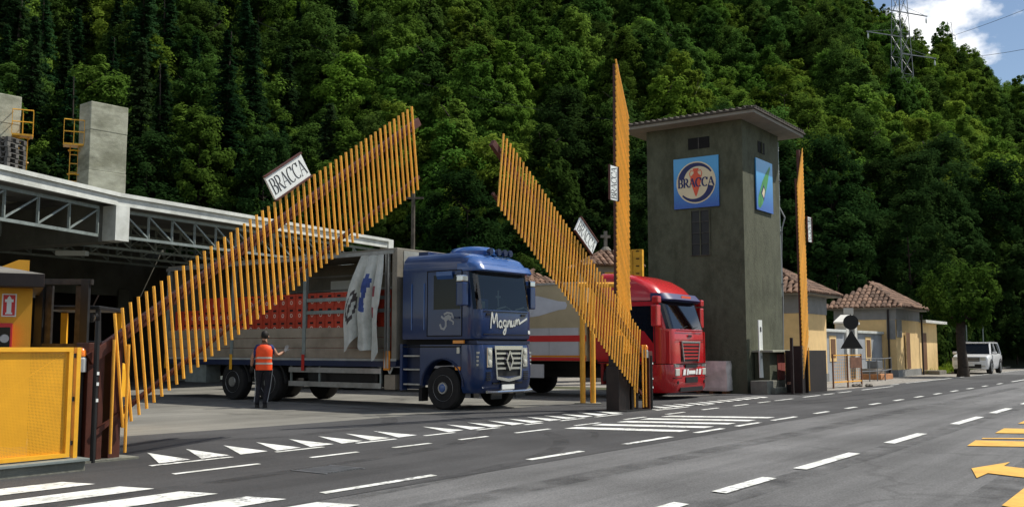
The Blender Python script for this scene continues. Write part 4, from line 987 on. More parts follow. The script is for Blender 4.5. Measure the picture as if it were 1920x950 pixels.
for s in (-1, 1):
    Y = s * 1.262; mb = MB()
    for a, b in (((-.36, 1.70), (-.36, 3.22)), ((-1.42, 1.70), (-1.42, 3.22)), ((-.36, 3.22), (-1.42, 3.22)), ((-.36, 1.70), (-1.42, 1.70))): mb.bar((a[0], Y, a[1]), (b[0], Y, b[1]), .012, .018)
    mb.build('door_seam', 'dark_void', bt)
    MB().box(-2.20, -.40, min(s * 1.236, s * 1.25), max(s * 1.236, s * 1.25), 1.44, 1.47).build('lower_seam', 'dark_void', bt)
for z in (2.27, 1.74): MB().bar((.057, -.95, z), (.057, .95, z), .012, .016).build('panel_seam', 'dark_void', bt)
MB().box(.06, .112, -.62, .62, .60, .635).build('bumper_seam', 'dark_void', bt)
for y in (-.75, .75): MB().box(.05, .075, y - .09, y + .09, 2.18, 2.225).build('wiper_base', 'black', bt)
MB().box(-.28, -.26, -1.1, 1.1, 3.05, 3.17).build('sun_blind', 'black', bt)
for y in (-.7, .7):
    MB().box(-1.5, -1.0, y - .28, y + .28, 2.2, 2.45).build('seat', 'blue_dark', bt, bevel=.05); MB().box(-1.55, -1.4, y - .26, y + .26, 2.45, 2.95).build('seat_back', 'blue_dark', bt, bevel=.05)

# --- body behind the cab
HB0, HB1, DZ, TZ = -2.42, -11.9, 1.14, 3.86
MB().box(HB1, -.6, -.42, .42, .62, .92).build('chassis', 'black', bt)
MB().box(HB1, HB0, -1.24, 1.24, DZ - .16, DZ).build('deck', 'blue_dark', bt)
MB().box(HB1, HB0, -1.265, -1.245, DZ - .17, DZ - .03).build('side_rail', 'blue_dark', bt)
MB().box(HB1, HB0, -1.262, -1.225, DZ - .028, DZ + .03).build('edge_rail', 'tarp_grey', bt)
MB().box(HB0 - .16, HB0, -1.26, 1.26, DZ, TZ).build('headboard', 'tarp_grime', bt, bevel=.02)
MB().box(HB0 - .02, HB0 + .012, -1.0, 1.0, 2.6, 3.8).build('headboard_panel', 'tarp_grey', bt)
MB().box(HB1, HB0 - .161, -1.24, 1.24, TZ - .05, TZ).build('tarp_roof', 'tarp_grime', bt)
MB().box(HB1 - .05, HB0 - .1, -1.275, -1.19, TZ - .14, TZ - .052).build('roof_rail', 'aluminium', bt)
MB().box(HB1, HB1 + .06, -1.22, 1.22, DZ, TZ - .06).build('rear_doors', 'tarp_grime', bt)
MB().face([(HB1 + .06, 1.22, DZ), (HB0 - .16, 1.22, DZ), (HB0 - .16, 1.22, TZ - .06), (HB1 + .06, 1.22, TZ - .06)]).build('far_curtain', 'tarp_grime', bt)
MB().box(-7.15, -5.2, 1.19, 1.21, 2.75, 3.35).build('daylight_panel', 'white_sign', bt)  # white panel standing in for daylight seen through the far side
pil = (-5.75, -8.75, HB1 + .06)
for x in pil:
    MB().box(x - .06, x + .06, -1.255, -1.15, DZ - .0, TZ - .14).build('side_pillar', 'galvanised', bt)
    MB().box(x - .055, x + .055, -1.275, -1.266, DZ - .3, DZ + .12).build('pillar_foot', ('tail_red' if x == pil[0] else 'yellow_paint'), bt)
xs = [HB0 - .17, pil[0], pil[1], pil[2]]
for a, b in zip(xs[:-1], xs[1:]):
    for k in range(3): MB().box(b + .065, a - .065, -1.243, -1.205, DZ + .035 + k * .26, DZ + .285 + k * .26).build('dropside_board', 'dropside', bt, bevel=.012)
    for z in (2.30, 2.62):
        if a > -5.7: MB().box(b + .065, a - .065, -1.235, -1.21, z, z + .09).build('side_lath', 'galvanised', bt)
for z in (3.05, 3.45): MB().box(HB1 + .1, HB0 - .2, 1.14, 1.18, z, z + .05).build('far_lath', 'aluminium', bt)
# bunched curtain: folded strip hanging from the roof rail
from mathutils import noise as NZ
NC = 64; rows = []
for j in range(21):
    f = j / 20; row = []
    for k in range(NC + 1):
        g_ = k / NC; z = TZ - .15 - f * (2.30 + .22 * math.sin(g_ * 6 + .4) + .10 * math.sin(g_ * 15))
        x = -2.80 - (.78 + .46 * math.sin(min(1, f * 1.25) * PI * .6) - .10 * f) * g_
        amp = .03 + .09 * min(1, f * 1.8)
        q = Vector((g_ * 2.2, f * 2.0, 1.7)); w1 = NZ.noise(q * 1.1); w2 = NZ.noise(q * 2.4 + Vector((5, 2, 1)))
        ph = g_ * 15 + 1.3 * w1 + .8 * math.sin(f * 2.4)
        y = -1.30 - amp * (1 + math.sin(ph) + .35 * math.sin(2 * ph + 1)) - (.12 * abs(w1) + .03 * w2) * min(1, f * 3) - .05 * f
        row.append((x + (.05 * math.cos(ph) + .03 * w2) * min(1, f * 3), y, z + .02 * w2))
    rows.append(row)
mat('tarp_white', (.50, .52, .48), .6, .12, 4, .3, 6, dirt=.3)
mat('print_navy', (.03, .06, .22), .6, .3, 9); mat('print_maroon', (.22, .04, .05), .6, .3, 9); mat('print_black', (.05, .04, .04), .6, .4, 14)
cm_ = MB().loft(rows, closed=False, caps=False)
def print_at(g_, f):
    w = NZ.noise(Vector((g_ * 9, f * 9, 4)))
    if ((g_ - .46) / .11) ** 2 + ((f - .33) / .12) ** 2 < 1 + w or ((g_ - .50) / .08) ** 2 + ((f - .53) / .09) ** 2 < 1 + w: return 1
    if abs(g_ - .17) < .05 and (.30 < f < .40 or .50 < f < .62): return 2
    q = ((g_ - .86) / .10) ** 2 + ((f - .58) / .17) ** 2
    if .55 < q < 1 or abs((g_ - .86) - (f - .60) * .5) < .025 and q < .8: return 3
    return 0
cm_.m = [print_at((k + .5) / NC, (j + .5) / 20) for j in range(20) for k in range(NC)]
cu = cm_.build('curtain', ['tarp_white', 'print_navy', 'print_maroon', 'print_black'], bt, smooth=True)
for x in (-2.66, -2.75): MB().bar((x, -1.29, DZ - .2), (x, -1.29, TZ - .15), .05, .05).build('curtain_pole', 'aluminium', bt)
MB().box(-2.8, -2.6, -1.30, -1.27, DZ - .25, DZ + .22).build('corner_marker', 'amber', bt)
# under-run guard, boxes, wheels
for z in (.44, .80): MB().box(-6.35, -2.95, -1.22, -1.18, z, z + .13).build('side_guard', 'aluminium', bt)
for x in (-6.3, -5.2, -3.0): MB().box(x - .03, x + .03, -1.179, -1.14, .44, 1.0).build('guard_post', 'galvanised', bt)
MB().box(-2.86, -2.5, -1.2, -.7, .42, .78).build('tool_box', 'dropside', bt, bevel=.02)
em = MB()
for a, b in (((0, .17), (.10, 0)), ((.10, 0), (0, -.17)), ((0, -.17), (-.10, 0)), ((-.10, 0), (0, .17))): em.bar((-2.66 + a[0], -1.21, .98 + a[1]), (-2.66 + b[0], -1.21, .98 + b[1]), .03, .04)
em.build('diamond_badge', 'fascia_white', bt)
MB().box(-5.9, -3.3, -.95, -.5, .5, .95).build('fuel_tank', 'black', bt, bevel=.08)
for x in (-7.2, -8.72):
    for s in (-1, 1): truck_wheel(bt, x, s * 1.03, .50, .36, s, 'aluminium')
    MB().path([(x + .58 * math.cos(PI * k / 10), -1.05, .5 + .58 * math.sin(PI * k / 10)) for k in range(11)], .05, 5).build('mudguard', 'black', bt)
MB().box(-11.0, -10.0, -1.15, -.6, .45, .95).build('pallet_box', 'galvanised', bt)
MB().box(HB1 - .1, HB1, -1.2, 1.2, .45, .62).build('rear_bar', 'galvanised', bt)
# --- crates in the truck
def crate_proto(m, w, d, h, logo):
    mb = MB().box(0, w, 0, d, 0, h * .90)
    for x in (0, w - .02): mb.box(x, x + .02, -.008, -.001, .01, h * .9)
    mb.box(.001, w - .001, -.008, d, h * .905, h * .985)
    body = mb.mesh('crate', m, fix=True)
    slot = MB().box(w * .32, w * .68, -.010, -.0015, h * .66, h * .80).mesh('handle_slot', 'dark_void')
    lg = MB(); n = 12; r0, r1 = w * .10, w * .16; cx, cz = w * .5, h * .34
    for k in range(n):
        a, b = 2 * PI * k / n, 2 * PI * (k + 1) / n
        lg.face([(cx + r0 * math.cos(a), -.003, cz + r0 * math.sin(a)), (cx + r0 * math.cos(b), -.003, cz + r0 * math.sin(b)), (cx + r1 * math.cos(b), -.003, cz + r1 * math.sin(b)), (cx + r1 * math.cos(a), -.003, cz + r1 * math.sin(a))])
    return body, slot, (lg.mesh('emblem', logo) if logo else None)
CW, CH = .335, .345
cb, cs, cl = crate_proto('crate_red', CW - .012, .30, CH, 'crate_logo')
ROWN = ('bottom', 'second', 'third', 'fourth', 'top'); BAYN = ('front', 'middle', 'rear')
nrow = 0
for seg, (a, b) in enumerate(zip(xs[:-1], xs[1:])):
    nC = int((a - b - .12) / CW)
    for c in range(nC):
        for r in range(5):
            if r == 4 and seg == 2 and c > 3: continue
            p = Vector((a - .07 - (c + 1) * CW, (-1.195 + random.uniform(0, .012)) * .9, DZ + .005 + r * (CH - .004)))
            o = link('bottle_crate', cb, None, borg + FB @ p, -PHI); tag(o, 'red plastic bottle crate in the %s row of the %s bay of the blue truck' % (ROWN[r], BAYN[seg]), 'crate', 'red crates loaded in the blue truck')
            if r >= 2: link('handle_slot', cs, o); link('emblem', cl, o)

# ================================================================== RED TRUCK
PH2 = R_(34.5); FR = Matrix.Rotation(-PH2, 3, 'Z')
rorg = G(1240, 750) - FR @ Vector((-.25, -1.25, 0))
rt = thing('truck', 'bright red tractor truck with rounded high roof towing a beige box trailer', 'truck', rorg, -PH2)
lo = [(.20, .02, -.55, 1.20, .32), (.32, .08, -.55, 1.25, .36), (.80, .10, -.55, 1.25, .36), (.98, .06, -.55, 1.25, .36)]
shell(lo).build('bumper', 'red_paint', rt, smooth=True)
up = [(1.0, .05, -2.25, 1.24, .34), (1.5, .06, -2.25, 1.25, .34), (1.92, .03, -2.25, 1.25, .32), (1.96, .02, -2.25, 1.25, .30), (2.78, -.24, -2.25, 1.22, .30), (2.95, -.32, -2.25, 1.20, .34), (3.16, -.50, -2.25, 1.15, .36), (3.38, -.86, -2.25, 1.08, .38), (3.52, -1.30, -2.25, 1.0, .40), (3.58, -1.75, -2.25, .92, .40)]
shell(up, skip=[(3, 3, 10)]).build('cab', 'red_paint', rt, smooth=True)
glass_band('windscreen', up[3], up[4], 3, 11, .003, rt)
MB().box(-2.1, -.45, -1.1, 1.1, 1.1, 1.86).build('dashboard', 'black', rt); MB().box(-2.2, -2.1, -1.1, 1.1, 1.86, 2.7).build('cab_rear_lining', 'dark_void', rt)
shell([(2.74, -.06, -.55, 1.23, .36), (2.79, .0, -.55, 1.235, .38), (2.96, -.16, -.55, 1.23, .38)]).build('sun_visor', 'navy', rt, smooth=True)
MB().box(-.055, -.045, -.28, .34, 2.84, 2.91).build('visor_lettering', 'logo_red', rt)
for s in (-1, 1):
    Y = s * 1.2505; mn = lambda a, b: (min(s * a, s * b), max(s * a, s * b))
    d = MB().prism([(-.42, Y, 1.05), (-.42, Y, 2.72), (-1.55, Y, 2.72), (-1.55, Y, 1.05)], (0, s * .006, 0)).build('door', 'red_paint', rt)
    MB().prism([(-.46, Y + s * .007, 1.55), (-.46, Y + s * .007, 2.60), (-1.35, Y + s * .007, 2.60), (-1.35, Y + s * .007, 1.98), (-.75, Y + s * .007, 1.9)], (0, s * .004, 0)).build('window', 'window_glass', d)
    m_ = MB().box(-.38, -.18, *mn(1.33, 1.58), 2.02, 2.62).build('mirror', 'red_paint', rt, bevel=.04); MB().box(-.36, -.16, *mn(1.33, 1.56), 2.66, 2.86).build('mirror_cap', 'red_paint', m_, bevel=.04)
    MB().bar((-.28, s * 1.2, 2.75), (-.28, s * 1.4, 2.75), .05).bar((-.28, s * 1.2, 2.1), (-.28, s * 1.4, 2.1), .05).build('mirror_arm', 'black', m_)
    hl = MB().box(.02, .10, *mn(.76, 1.02), .66, .86).build('headlamp', 'lamp_glass', rt, bevel=.02); MB().box(.0, .085, *mn(.76, 1.02), .90, 1.0).build('indicator', 'lamp_glass', hl, bevel=.01)
    MB().lathe([(.06, .05), (.10, .05)], (0, s * .88, .48), 'x', 12).build('fog_lamp', 'black', rt)
    truck_wheel(rt, -1.45, s * 1.05, .50, .32, s, 'steel_grey')
    MB().path([(-1.45 + .6 * math.cos(PI * k / 12), s * 1.22, .5 + .6 * math.sin(PI * k / 12)) for k in range(13)], .05, 5).build('wheel_arch', 'black', rt)
    MB().box(-2.2, -.56, *mn(1.15, 1.24), .98, 1.02).build('sill', 'red_dark', rt)
    MB().box(-2.15, -2.06, *mn(1.05, 1.24), .4, .98).build('step_panel', 'red_dark', rt)
    MB().box(-.16, .0, *mn(1.17, 1.20), 1.0, 1.9).build('corner_deflector', 'red_paint', rt)
gr = MB().box(.05, .075, -.58, .58, 1.06, 1.58).build('grille', 'black', rt)
for k in range(5): MB().box(.076, .10, -.54 + .015 * k, .54 - .015 * k, 1.50 - k * .095, 1.545 - k * .095).build('grille_bar', 'red_paint', gr)
MB().bar((.09, -.62, 1.60), (.09, .62, 1.60), .04, .05).bar((.09, -.60, 1.60), (.09, -.48, 1.05), .04, .04).bar((.09, .60, 1.60), (.09, .48, 1.05), .04, .04).build('grille_frame', 'aluminium', gr)
MB().box(.062, .072, -.12, .12, 1.74, 1.80).build('badge', 'black_print', rt)
MB().box(.10, .108, -.62, .62, .68, .84).build('plate_panel', 'red_dark', rt); MB().box(.11, .118, -.22, .22, .70, .80).build('number_plate', 'white_sign', rt)
for y0, y1 in ((-.6, -.44), (-.36, -.26), (.26, .36), (.44, .6)): MB().prism([(.111, y0, .68), (.111, y1, .68), (.111, y1 + .05, .84), (.111, y0 + .05, .84)], (.004, 0, 0)).build('warning_stripe', 'white_sign', rt)
MB().box(.085, .112, -.40, .40, .46, .62).build('lower_intake', 'black', rt); MB().box(.09, .11, -.4, .4, .88, .97).build('upper_intake', 'black', rt)
for y in (-.5, .25): MB().bar((.02, y, 1.97), (-.02, y + .55, 2.05), .02, .03).build('wiper', 'black', rt)
MB().box(-7.0, -.6, -.4, .4, .55, .9).build('chassis', 'black', rt)
for s in (-1, 1):
    Y = s * 1.258; mb = MB()
    for a, b in (((-.42, 1.05), (-.42, 2.72)), ((-1.55, 1.05), (-1.55, 2.72)), ((-.42, 2.74), (-1.55, 2.74))): mb.bar((a[0], Y, a[1]), (b[0], Y, b[1]), .012, .018)
    mb.build('door_seam', 'dark_void', rt); MB().box(-2.25, -.4, min(s * 1.245, s * 1.262), max(s * 1.245, s * 1.262), 1.02, 1.045).build('sill_seam', 'dark_void', rt)
    MB().prism([(-1.75, s * 1.26, 1.1), (-2.3, s * 1.26, 1.1), (-2.55, s * 1.26, 2.2), (-2.5, s * 1.2, 3.2), (-2.2, s * 1.2, 3.2), (-1.75, s * 1.26, 2.7)], (0, -s * .03, 0)).build('side_fairing', 'red_paint', rt)
    MB().box(-1.5, -1.0, s * .65 - .28, s * .65 + .28, 1.87, 2.0).build('seat', 'black', rt, bevel=.05); MB().box(-1.6, -1.45, s * .65 - .26, s * .65 + .26, 2.0, 2.6).build('seat_back', 'blue_dark', rt, bevel=.05)
    MB().box(.0, .095, min(s * .62, s * 1.1), max(s * .62, s * 1.1), .60, .615).build('lamp_seam', 'dark_void', rt)
MB().box(.03, .115, -1.0, 1.0, .985, 1.0).build('bumper_seam', 'dark_void', rt)
MB().bar((.066, -.9, 1.92), (.066, .9, 1.92), .012, .02).build('bonnet_seam', 'dark_void', rt); MB().bar((.075, -.95, 1.66), (.075, .95, 1.66), .01, .012).build('bonnet_seam', 'dark_void', rt)
MB().box(.06, .10, -.75, .75, .22, .34).build('lower_lip', 'black', rt)
# trailer
TX0, TX1 = -2.6, -15.2
tb = MB().box(TX1, TX0, -1.26, 1.26, 1.05, 3.30).build('trailer_box', 'trailer_beige', rt, bevel=.02)
for k in range(12): MB().box(TX1 + .2 + k * 1.012, TX1 + .2 + k * 1.012 + 1.0, -1.278, -1.262, 1.08, 2.02).build('side_panel', 'trailer_silver', tb)
MB().box(TX1, TX0, -1.285, -1.2795, 1.62, 1.80).build('red_stripe', 'sign_red', tb); MB().box(TX1, TX0, -1.285, -1.2795, 1.16, 1.22).build('thin_stripe', 'amber', tb); MB().box(TX1, TX0, -1.285, -1.2795, 1.06, 1.15).build('lower_stripe', 'sign_red', tb)
MB().box(TX1, TX0, -1.29, -1.24, 3.301, 3.36).build('top_rail', 'aluminium', tb)
for bx in (-3.25, -6.9, -10.6):
    pr = [(0, 0), (.05, .30), (.25, .40), (1.5, .42), (2.0, .36), (2.7, .16), (2.95, .13), (3.0, .0)]
    poly = [(bx - 3.0 + a, -1.2625, 2.68 + b * .82) for a, b in pr] + [(bx - 3.0 + a, -1.2625, 2.68 - b * .82) for a, b in pr[::-1][1:-1]]
    bo = MB().prism(poly, (0, -.004, 0)).build('bottle_print', 'print_grey', tb)
    MB().prism([(bx - 1.45 + .03 * math.sin(a), -1.2668, 2.68 + .32 * math.cos(a)) for a in [PI * k / 8 for k in range(9)]] + [(bx - 1.52, -1.2668, 2.36), (bx - 1.52, -1.2668, 3.0)], (0, -.003, 0)).build('label_edge', 'logo_red', bo)
    MB().prism([(bx - 2.55 + .12 * math.cos(a), -1.2668, 2.62 + .12 * math.sin(a)) for a in [PI / 2 * k for k in range(4)]], (0, -.003, 0)).build('label_mark', 'logo_red', bo)
MB().box(TX1 + 4.5, TX0 - 1.5, -1.24, -1.2, .55, .95).build('side_skirt', 'trailer_silver', rt)
MB().box(TX1, TX0 - .5, -.5, .5, .8, 1.04).build('trailer_frame', 'black', rt)
for x in (-5.6, -12.2, -13.5, -14.8):
    for s in (-1, 1): truck_wheel(rt, x, s * 1.03, .50, .36, s, 'steel_grey')

# ================================================================== WORKER
def skin_mesh(name, V, E, rad, mats, pick, parent, sub=2):
    me = bpy.data.meshes.new(name); me.from_pydata(V, E, []); ob = bpy.data.objects.new('tmp', me); COL.objects.link(ob)
    sk = ob.modifiers.new('skin', 'SKIN'); sk.use_smooth_shade = True
    for i, r in enumerate(rad):
        me.skin_vertices[0].data[i].radius = r if isinstance(r, tuple) else (r, r); me.skin_vertices[0].data[i].use_root = (i == 0)
    sb = ob.modifiers.new('sub', 'SUBSURF'); sb.levels = sub; sb.render_levels = sub
    dgr = bpy.context.evaluated_depsgraph_get(); dgr.update(); res = bpy.data.meshes.new_from_object(ob.evaluated_get(dgr)); bpy.data.objects.remove(ob)
    res.materials.clear()
    for m in mats: res.materials.append(M[m])
    for p in res.polygons: p.material_index = pick(p.center); p.use_smooth = True
    return link(name, res, parent)
pw = G(493, 764)
wk = thing('person', 'worker seen from behind in an orange safety vest and dark striped trousers beside the truck', 'person', pw, R_(8))
V = [(0, 0, .98), (0, .0, 1.14), (0, .01, 1.34), (0, .0, 1.50), (0, .01, 1.60), (0, .035, 1.70), (0, .03, 1.765),
     (-.17, 0, 1.45), (-.27, -.02, 1.20), (-.30, .09, .99),             # left arm hanging, 7-9
     (.17, 0, 1.45), (.30, .05, 1.24), (.46, .20, 1.34),                # right arm reaching, 10-12
     (-.10, 0, .92), (-.12, .10, .52), (-.14, -.06, .12), (-.14, .08, .045),   # left leg 13-16
     (.10, 0, .92), (.09, .03, .50), (.05, -.14, .13), (.05, -.02, .045)]      # right leg 17-20
Ed = [(0, 1), (1, 2), (2, 3), (3, 4), (4, 5), (5, 6), (2, 7), (7, 8), (8, 9), (2, 10), (10, 11), (11, 12), (0, 13), (13, 14), (14, 15), (15, 16), (0, 17), (17, 18), (18, 19), (19, 20)]
rad = [(.155, .12), (.15, .11), (.17, .12), (.075, .075), (.058, .06), (.078, .098), (.07, .085), (.07, .07), (.05, .05), (.034, .034), (.07, .07), (.05, .05), (.034, .034),
       (.095, .10), (.068, .07), (.05, .055), (.045, .05), (.095, .10), (.068, .07), (.05, .055), (.045, .05)]
def pick(c):
    if c.z < .10: return 3
    if c.z < 1.0 and abs(c.x) < .24: return 2
    if c.z > 1.52: return 0
    if abs(c.x) > .245: return 0
    return 1
body = skin_mesh('body', V, Ed, rad, ['skin', 'shirt_blue', 'trousers', 'black'], pick, wk)
# vest: elliptical sleeveless shell
lv = [(.90, .195, .145), (1.0, .195, .148), (1.12, .192, .145), (1.26, .205, .150), (1.38, .215, .150), (1.46, .190, .125), (1.51, .11, .09)]
N = 20
vs = MB().loft([[(math.cos(2 * PI * k / N) * a * (1 + .02 * math.sin(k * 2.3 + z * 9)), math.sin(2 * PI * k / N) * b, z) for k in range(N)] for z, a, b in lv], caps=False).build('vest', 'vest', wk, smooth=True)
for z in (1.035, 1.17):
    MB().loft([[(math.cos(2 * PI * k / N) * a * (1.022 + .02 * math.sin(k * 2.3 + z * 9)), math.sin(2 * PI * k / N) * b * 1.03, zz) for k in range(N)] for zz, a, b in ((z, .194, .147), (z + .045, .195, .147))], caps=False).build('reflective_band', 'reflective', vs, smooth=True)
hd = [(math.cos(a), math.sin(a)) for a in [2 * PI * k / 16 for k in range(16)]]
MB().loft([[(x * r * .088, .03 + y * r * .108 - .012 * (1 - r), z) for x, y in hd] for z, r in ((1.655, .80), (1.70, 1.0), (1.75, 1.02), (1.80, .88), (1.835, .55), (1.845, .1))]).build('hair', 'hair', wk, smooth=True)
for s in (-1, 1):
    MB().lathe([(-.012, .012), (0, .028), (.012, .02)], (s * .088, .04, 1.695), 'x', 10).build('ear', 'skin', wk, smooth=True)
    MB().lathe([(0, .011), (.006, .006)], (s * .032, .128, 1.715), 'y', 8).build('eye', 'black', wk)
MB().loft([[(-.012, .125, 1.71), (.012, .125, 1.71), (0, .13, 1.72)], [(-.018, .14, 1.67), (.018, .14, 1.67), (0, .15, 1.675)]]).build('nose', 'skin', wk)
MB().box(-.025, .025, .125, .132, 1.638, 1.645).build('mouth', 'tail_red', wk)
def glove(o, d, side, m):
    o = Vector(o); d = Vector(d).normalized(); w = d.cross(Vector((0, 1, .2))).normalized(); n_ = w.cross(d)
    g_ = MB().loft([[o + w * (a * .028 * k) + n_ * (b * .016) + d * t for a, b in ((-1, -1), (1, -1), (1, 1), (-1, 1))] for t, k in ((-.03, .9), (.03, 1.3), (.085, 1.45))])
    for i, (q, ln) in enumerate(((-.032, .062), (-.011, .075), (.011, .070), (.032, .052))):
        p = o + d * .083 + w * q; p1 = p + d * ln * .6 + n_ * .006; g_.tube(p, p1, .0105, .0095, 6); g_.tube(p1, p1 + d * ln * .5 + n_ * .02, .0095, .007, 6)
    p = o + d * .02 + w * (.036 * side); g_.tube(p, p + d * .035 + w * (.03 * side), .012, .010, 6); g_.tube(p + d * .035 + w * (.03 * side), p + d * .065 + w * (.035 * side), .010, .008, 6)
    return g_.build('glove', m, wk, smooth=True)
glove((-.30, .095, .975), (-.05, .25, -.9), 1, 'black'); glove((.475, .215, 1.36), (.30, .35, .8), -1, 'glove')
for s, (x0, y0) in ((-1, (-.14, .0)), (1, (.05, -.1))):
    MB().loft([[(x0 + a * .045 * k, y0 + q, z * h_ + .012) for a, z in ((-1, 0), (1, 0), (.9, 1), (-.9, 1))] for q, k, h_ in ((-.09, .8, .07), (-.03, 1, .09), (.06, 1.05, .065), (.15, .9, .045), (.19, .5, .03))]).build('shoe', 'black', wk, smooth=True)
for x0, pts in ((-1, [(-.215, .0, .92), (-.195, .08, .52), (-.20, -.06, .14)]), (1, [(.205, 0, .92), (.165, .0, .50), (.11, -.15, .14)])):
    MB().path(pts, .010, 5).build('trouser_stripe', 'grey_plastic', wk)

# ================================================================== TOWER
tc = uv(29.8, 12.03)
tw = thing('tower', 'square grey-green rendered tower with flat eaved roof and blue logo boards', 'tower', tc, RZ)
TWX, TWY, TH_ = 3.25, 3.42, 8.78
MB().box(0, TWX, 0, TWY, 0, TH_).build('wall', 'tower_render', tw)
OV = .68
MB().box(-OV, TWX + OV, -OV, TWY + OV, TH_, TH_ + .10).build('soffit', 'soffit', tw)
rf = MB().loft([[(-OV - .06, -OV - .06, TH_ + .105), (TWX + OV + .06, -OV - .06, TH_ + .105), (TWX + OV + .06, TWY + OV + .06, TH_ + .105), (-OV - .06, TWY + OV + .06, TH_ + .105)], [(-OV - .06, -OV - .06, TH_ + .15), (TWX + OV + .06, -OV - .06, TH_ + .15), (TWX + OV + .06, TWY + OV + .06, TH_ + .15), (-OV - .06, TWY + OV + .06, TH_ + .15)], [(TWX / 2 - .1, TWY / 2 - .1, TH_ + .75), (TWX / 2 + .1, TWY / 2 - .1, TH_ + .75), (TWX / 2 + .1, TWY / 2 + .1, TH_ + .75), (TWX / 2 - .1, TWY / 2 + .1, TH_ + .75)]]).build('roof', 'tile_dark', tw)
et = MB().lathe([(-.2, .055), (.22, .045)], (0, 0, 0), 'x', 8).mesh('eave_tile', 'tile_dark')
for k in range(22):
    o = link('eave_tile', et, rf); o.location = (-OV + .14, -OV + .1 + k * .215, TH_ + .20); o.rotation_euler = (0, -.15, 0)
    o = link('eave_tile', et, rf); o.location = (-OV + .1 + k * .208, -OV + .14, TH_ + .20); o.rotation_euler = (0, -.15, PI / 2)
# camera side face is x=0, road side face is y=0
v = MB().box(-.012, -.003, 1.12, 1.88, 7.98, 8.36).build('vent_opening', 'dark_void', tw)
MB().box(-.03, -.013, 1.48, 1.52, 7.98, 8.36).build('louvre', 'iron', v)
w = MB().box(-.012, -.003, 1.16, 1.82, 4.46, 5.92).build('window', 'dusty_glass', tw)
for y in (1.16, 1.49, 1.82): MB().box(-.045, -.013, y - .018, y + .018, 4.44, 5.94).build('mullion', 'tower_render', w)
for k in range(5): MB().box(-.040, -.0135, 1.16, 1.82, 4.44 + k * .366, 4.468 + k * .366).build('glazing_bar', 'iron', w)
v = MB().box(1.35, 1.95, -.012, -.003, 7.92, 8.30).build('vent_opening', 'dark_void', tw)
MB().box(1.62, 1.68, -.05, -.013, 7.92, 8.30).build('louvre', 'tower_render', v)
# logo board on the camera side
def board(nm, lab, c, ex, ez, w, h):
    t = thing(nm, lab, 'sign', tc + Matrix.Rotation(RZ, 3, 'Z') @ Vector(c), RZ)
    return t
t = board('logo_board', 'square blue BRACCA logo board on the shaded side of the tower', (-.02, 1.60, 6.86), None, None, 1.6, 1.6)
BW, BH = .80, .84
MB().box(-.04, 0, -BW, BW, -BH, BH).build('panel', 'board_blue', t)
put = lambda x, y, d=.0: Vector((-.042 - d, -x, y))           # x to the right as seen from outside
MB().face([put(.70 * math.cos(a), .70 * math.sin(a), .001) for a in [2 * PI * k / 40 for k in range(40)]]).build('disc', 'cream', t)
def ring_arc(a0, a1, r0a, r1a, r0b, r1b, d, m, nm, n=20):
    mb = MB()
    for k in range(n):
        f0, f1 = k / n, (k + 1) / n; A, B = R_(a0 + (a1 - a0) * f0), R_(a0 + (a1 - a0) * f1)
        ra, rb = r0a + (r0b - r0a) * f0, r0a + (r0b - r0a) * f1; sa, sb = r1a + (r1b - r1a) * f0, r1a + (r1b - r1a) * f1
        mb.face([put(ra * math.cos(A), ra * math.sin(A), d), put(rb * math.cos(B), rb * math.sin(B), d), put(sb * math.cos(B), sb * math.sin(B), d), put(sa * math.cos(A), sa * math.sin(A), d)])
    mb.build(nm, m, t)
ring_arc(165, 30, .44, .66, .60, .655, .003, 'navy', 'crescent'); ring_arc(-15, -140, .44, .66, .60, .655, .003, 'navy', 'crescent')
am = [(.0, -.48), (.05, -.38), (.15, -.08), (.20, .10), (.17, .22), (.08, .30), (.07, .38), (.11, .44), (.09, .47)]
MB().face([put(a, b, .004) for a, b in am] + [put(-a, b, .004) for a, b in am[::-1][:-1]]).build('amphora', 'logo_red', t)
for s in (-1, 1):
    h_ = MB(); stroke(h_, [(s * .08, .38), (s * .18, .40), (s * .22, .30), (s * .19, .18)], .03, .03, lambda a, b: put(a, b, .0045)); h_.build('amphora_handle', 'logo_red', t, fix=False)
for c_, lm in lettering('BRACCA', .285, .08, .22, lambda x, y, k: put(x, y + .0, .006 + k * .0008), space=.08, squeeze=.97): lm.build('letter', 'navy', t, fix=False)
# bottle board on the road side
t = board('bottle_board', 'blue board with a green bottle on the road side of the tower', (1.75, -.02, 6.82), None, None, 1.6, 1.7)
MB().box(-.74, .74, -.04, 0, -.86, .86).build('panel', 'board_blue', t)
pb = [(-.62, -.62), (-.60, -.74), (-.46, -.80), (-.22, -.62), (.16, -.08), (.32, .26), (.42, .50), (.54, .66), (.47, .74), (.33, .62), (.10, .44), (-.22, .12), (-.58, -.40)]
MB().face([(x, -.042, z) for x, z in pb]).build('bottle', 'bottle_green', t)
MB().face([(x, -.043, z) for x, z in ((-.36, -.26), (-.10, -.52), (.06, -.14), (-.10, .04))]).build('label', 'navy', t); MB().face([(x, -.044, z) for x, z in ((-.26, -.28), (-.10, -.42), (.0, -.16), (-.10, -.06))]).build('label_field', 'cream', t)
MB().face([(x, -.0425, z) for x, z in ((-.50, -.66), (-.36, -.52), (-.34, -.56), (-.47, -.71))]).build('bottle_base', 'bottle_green', t)
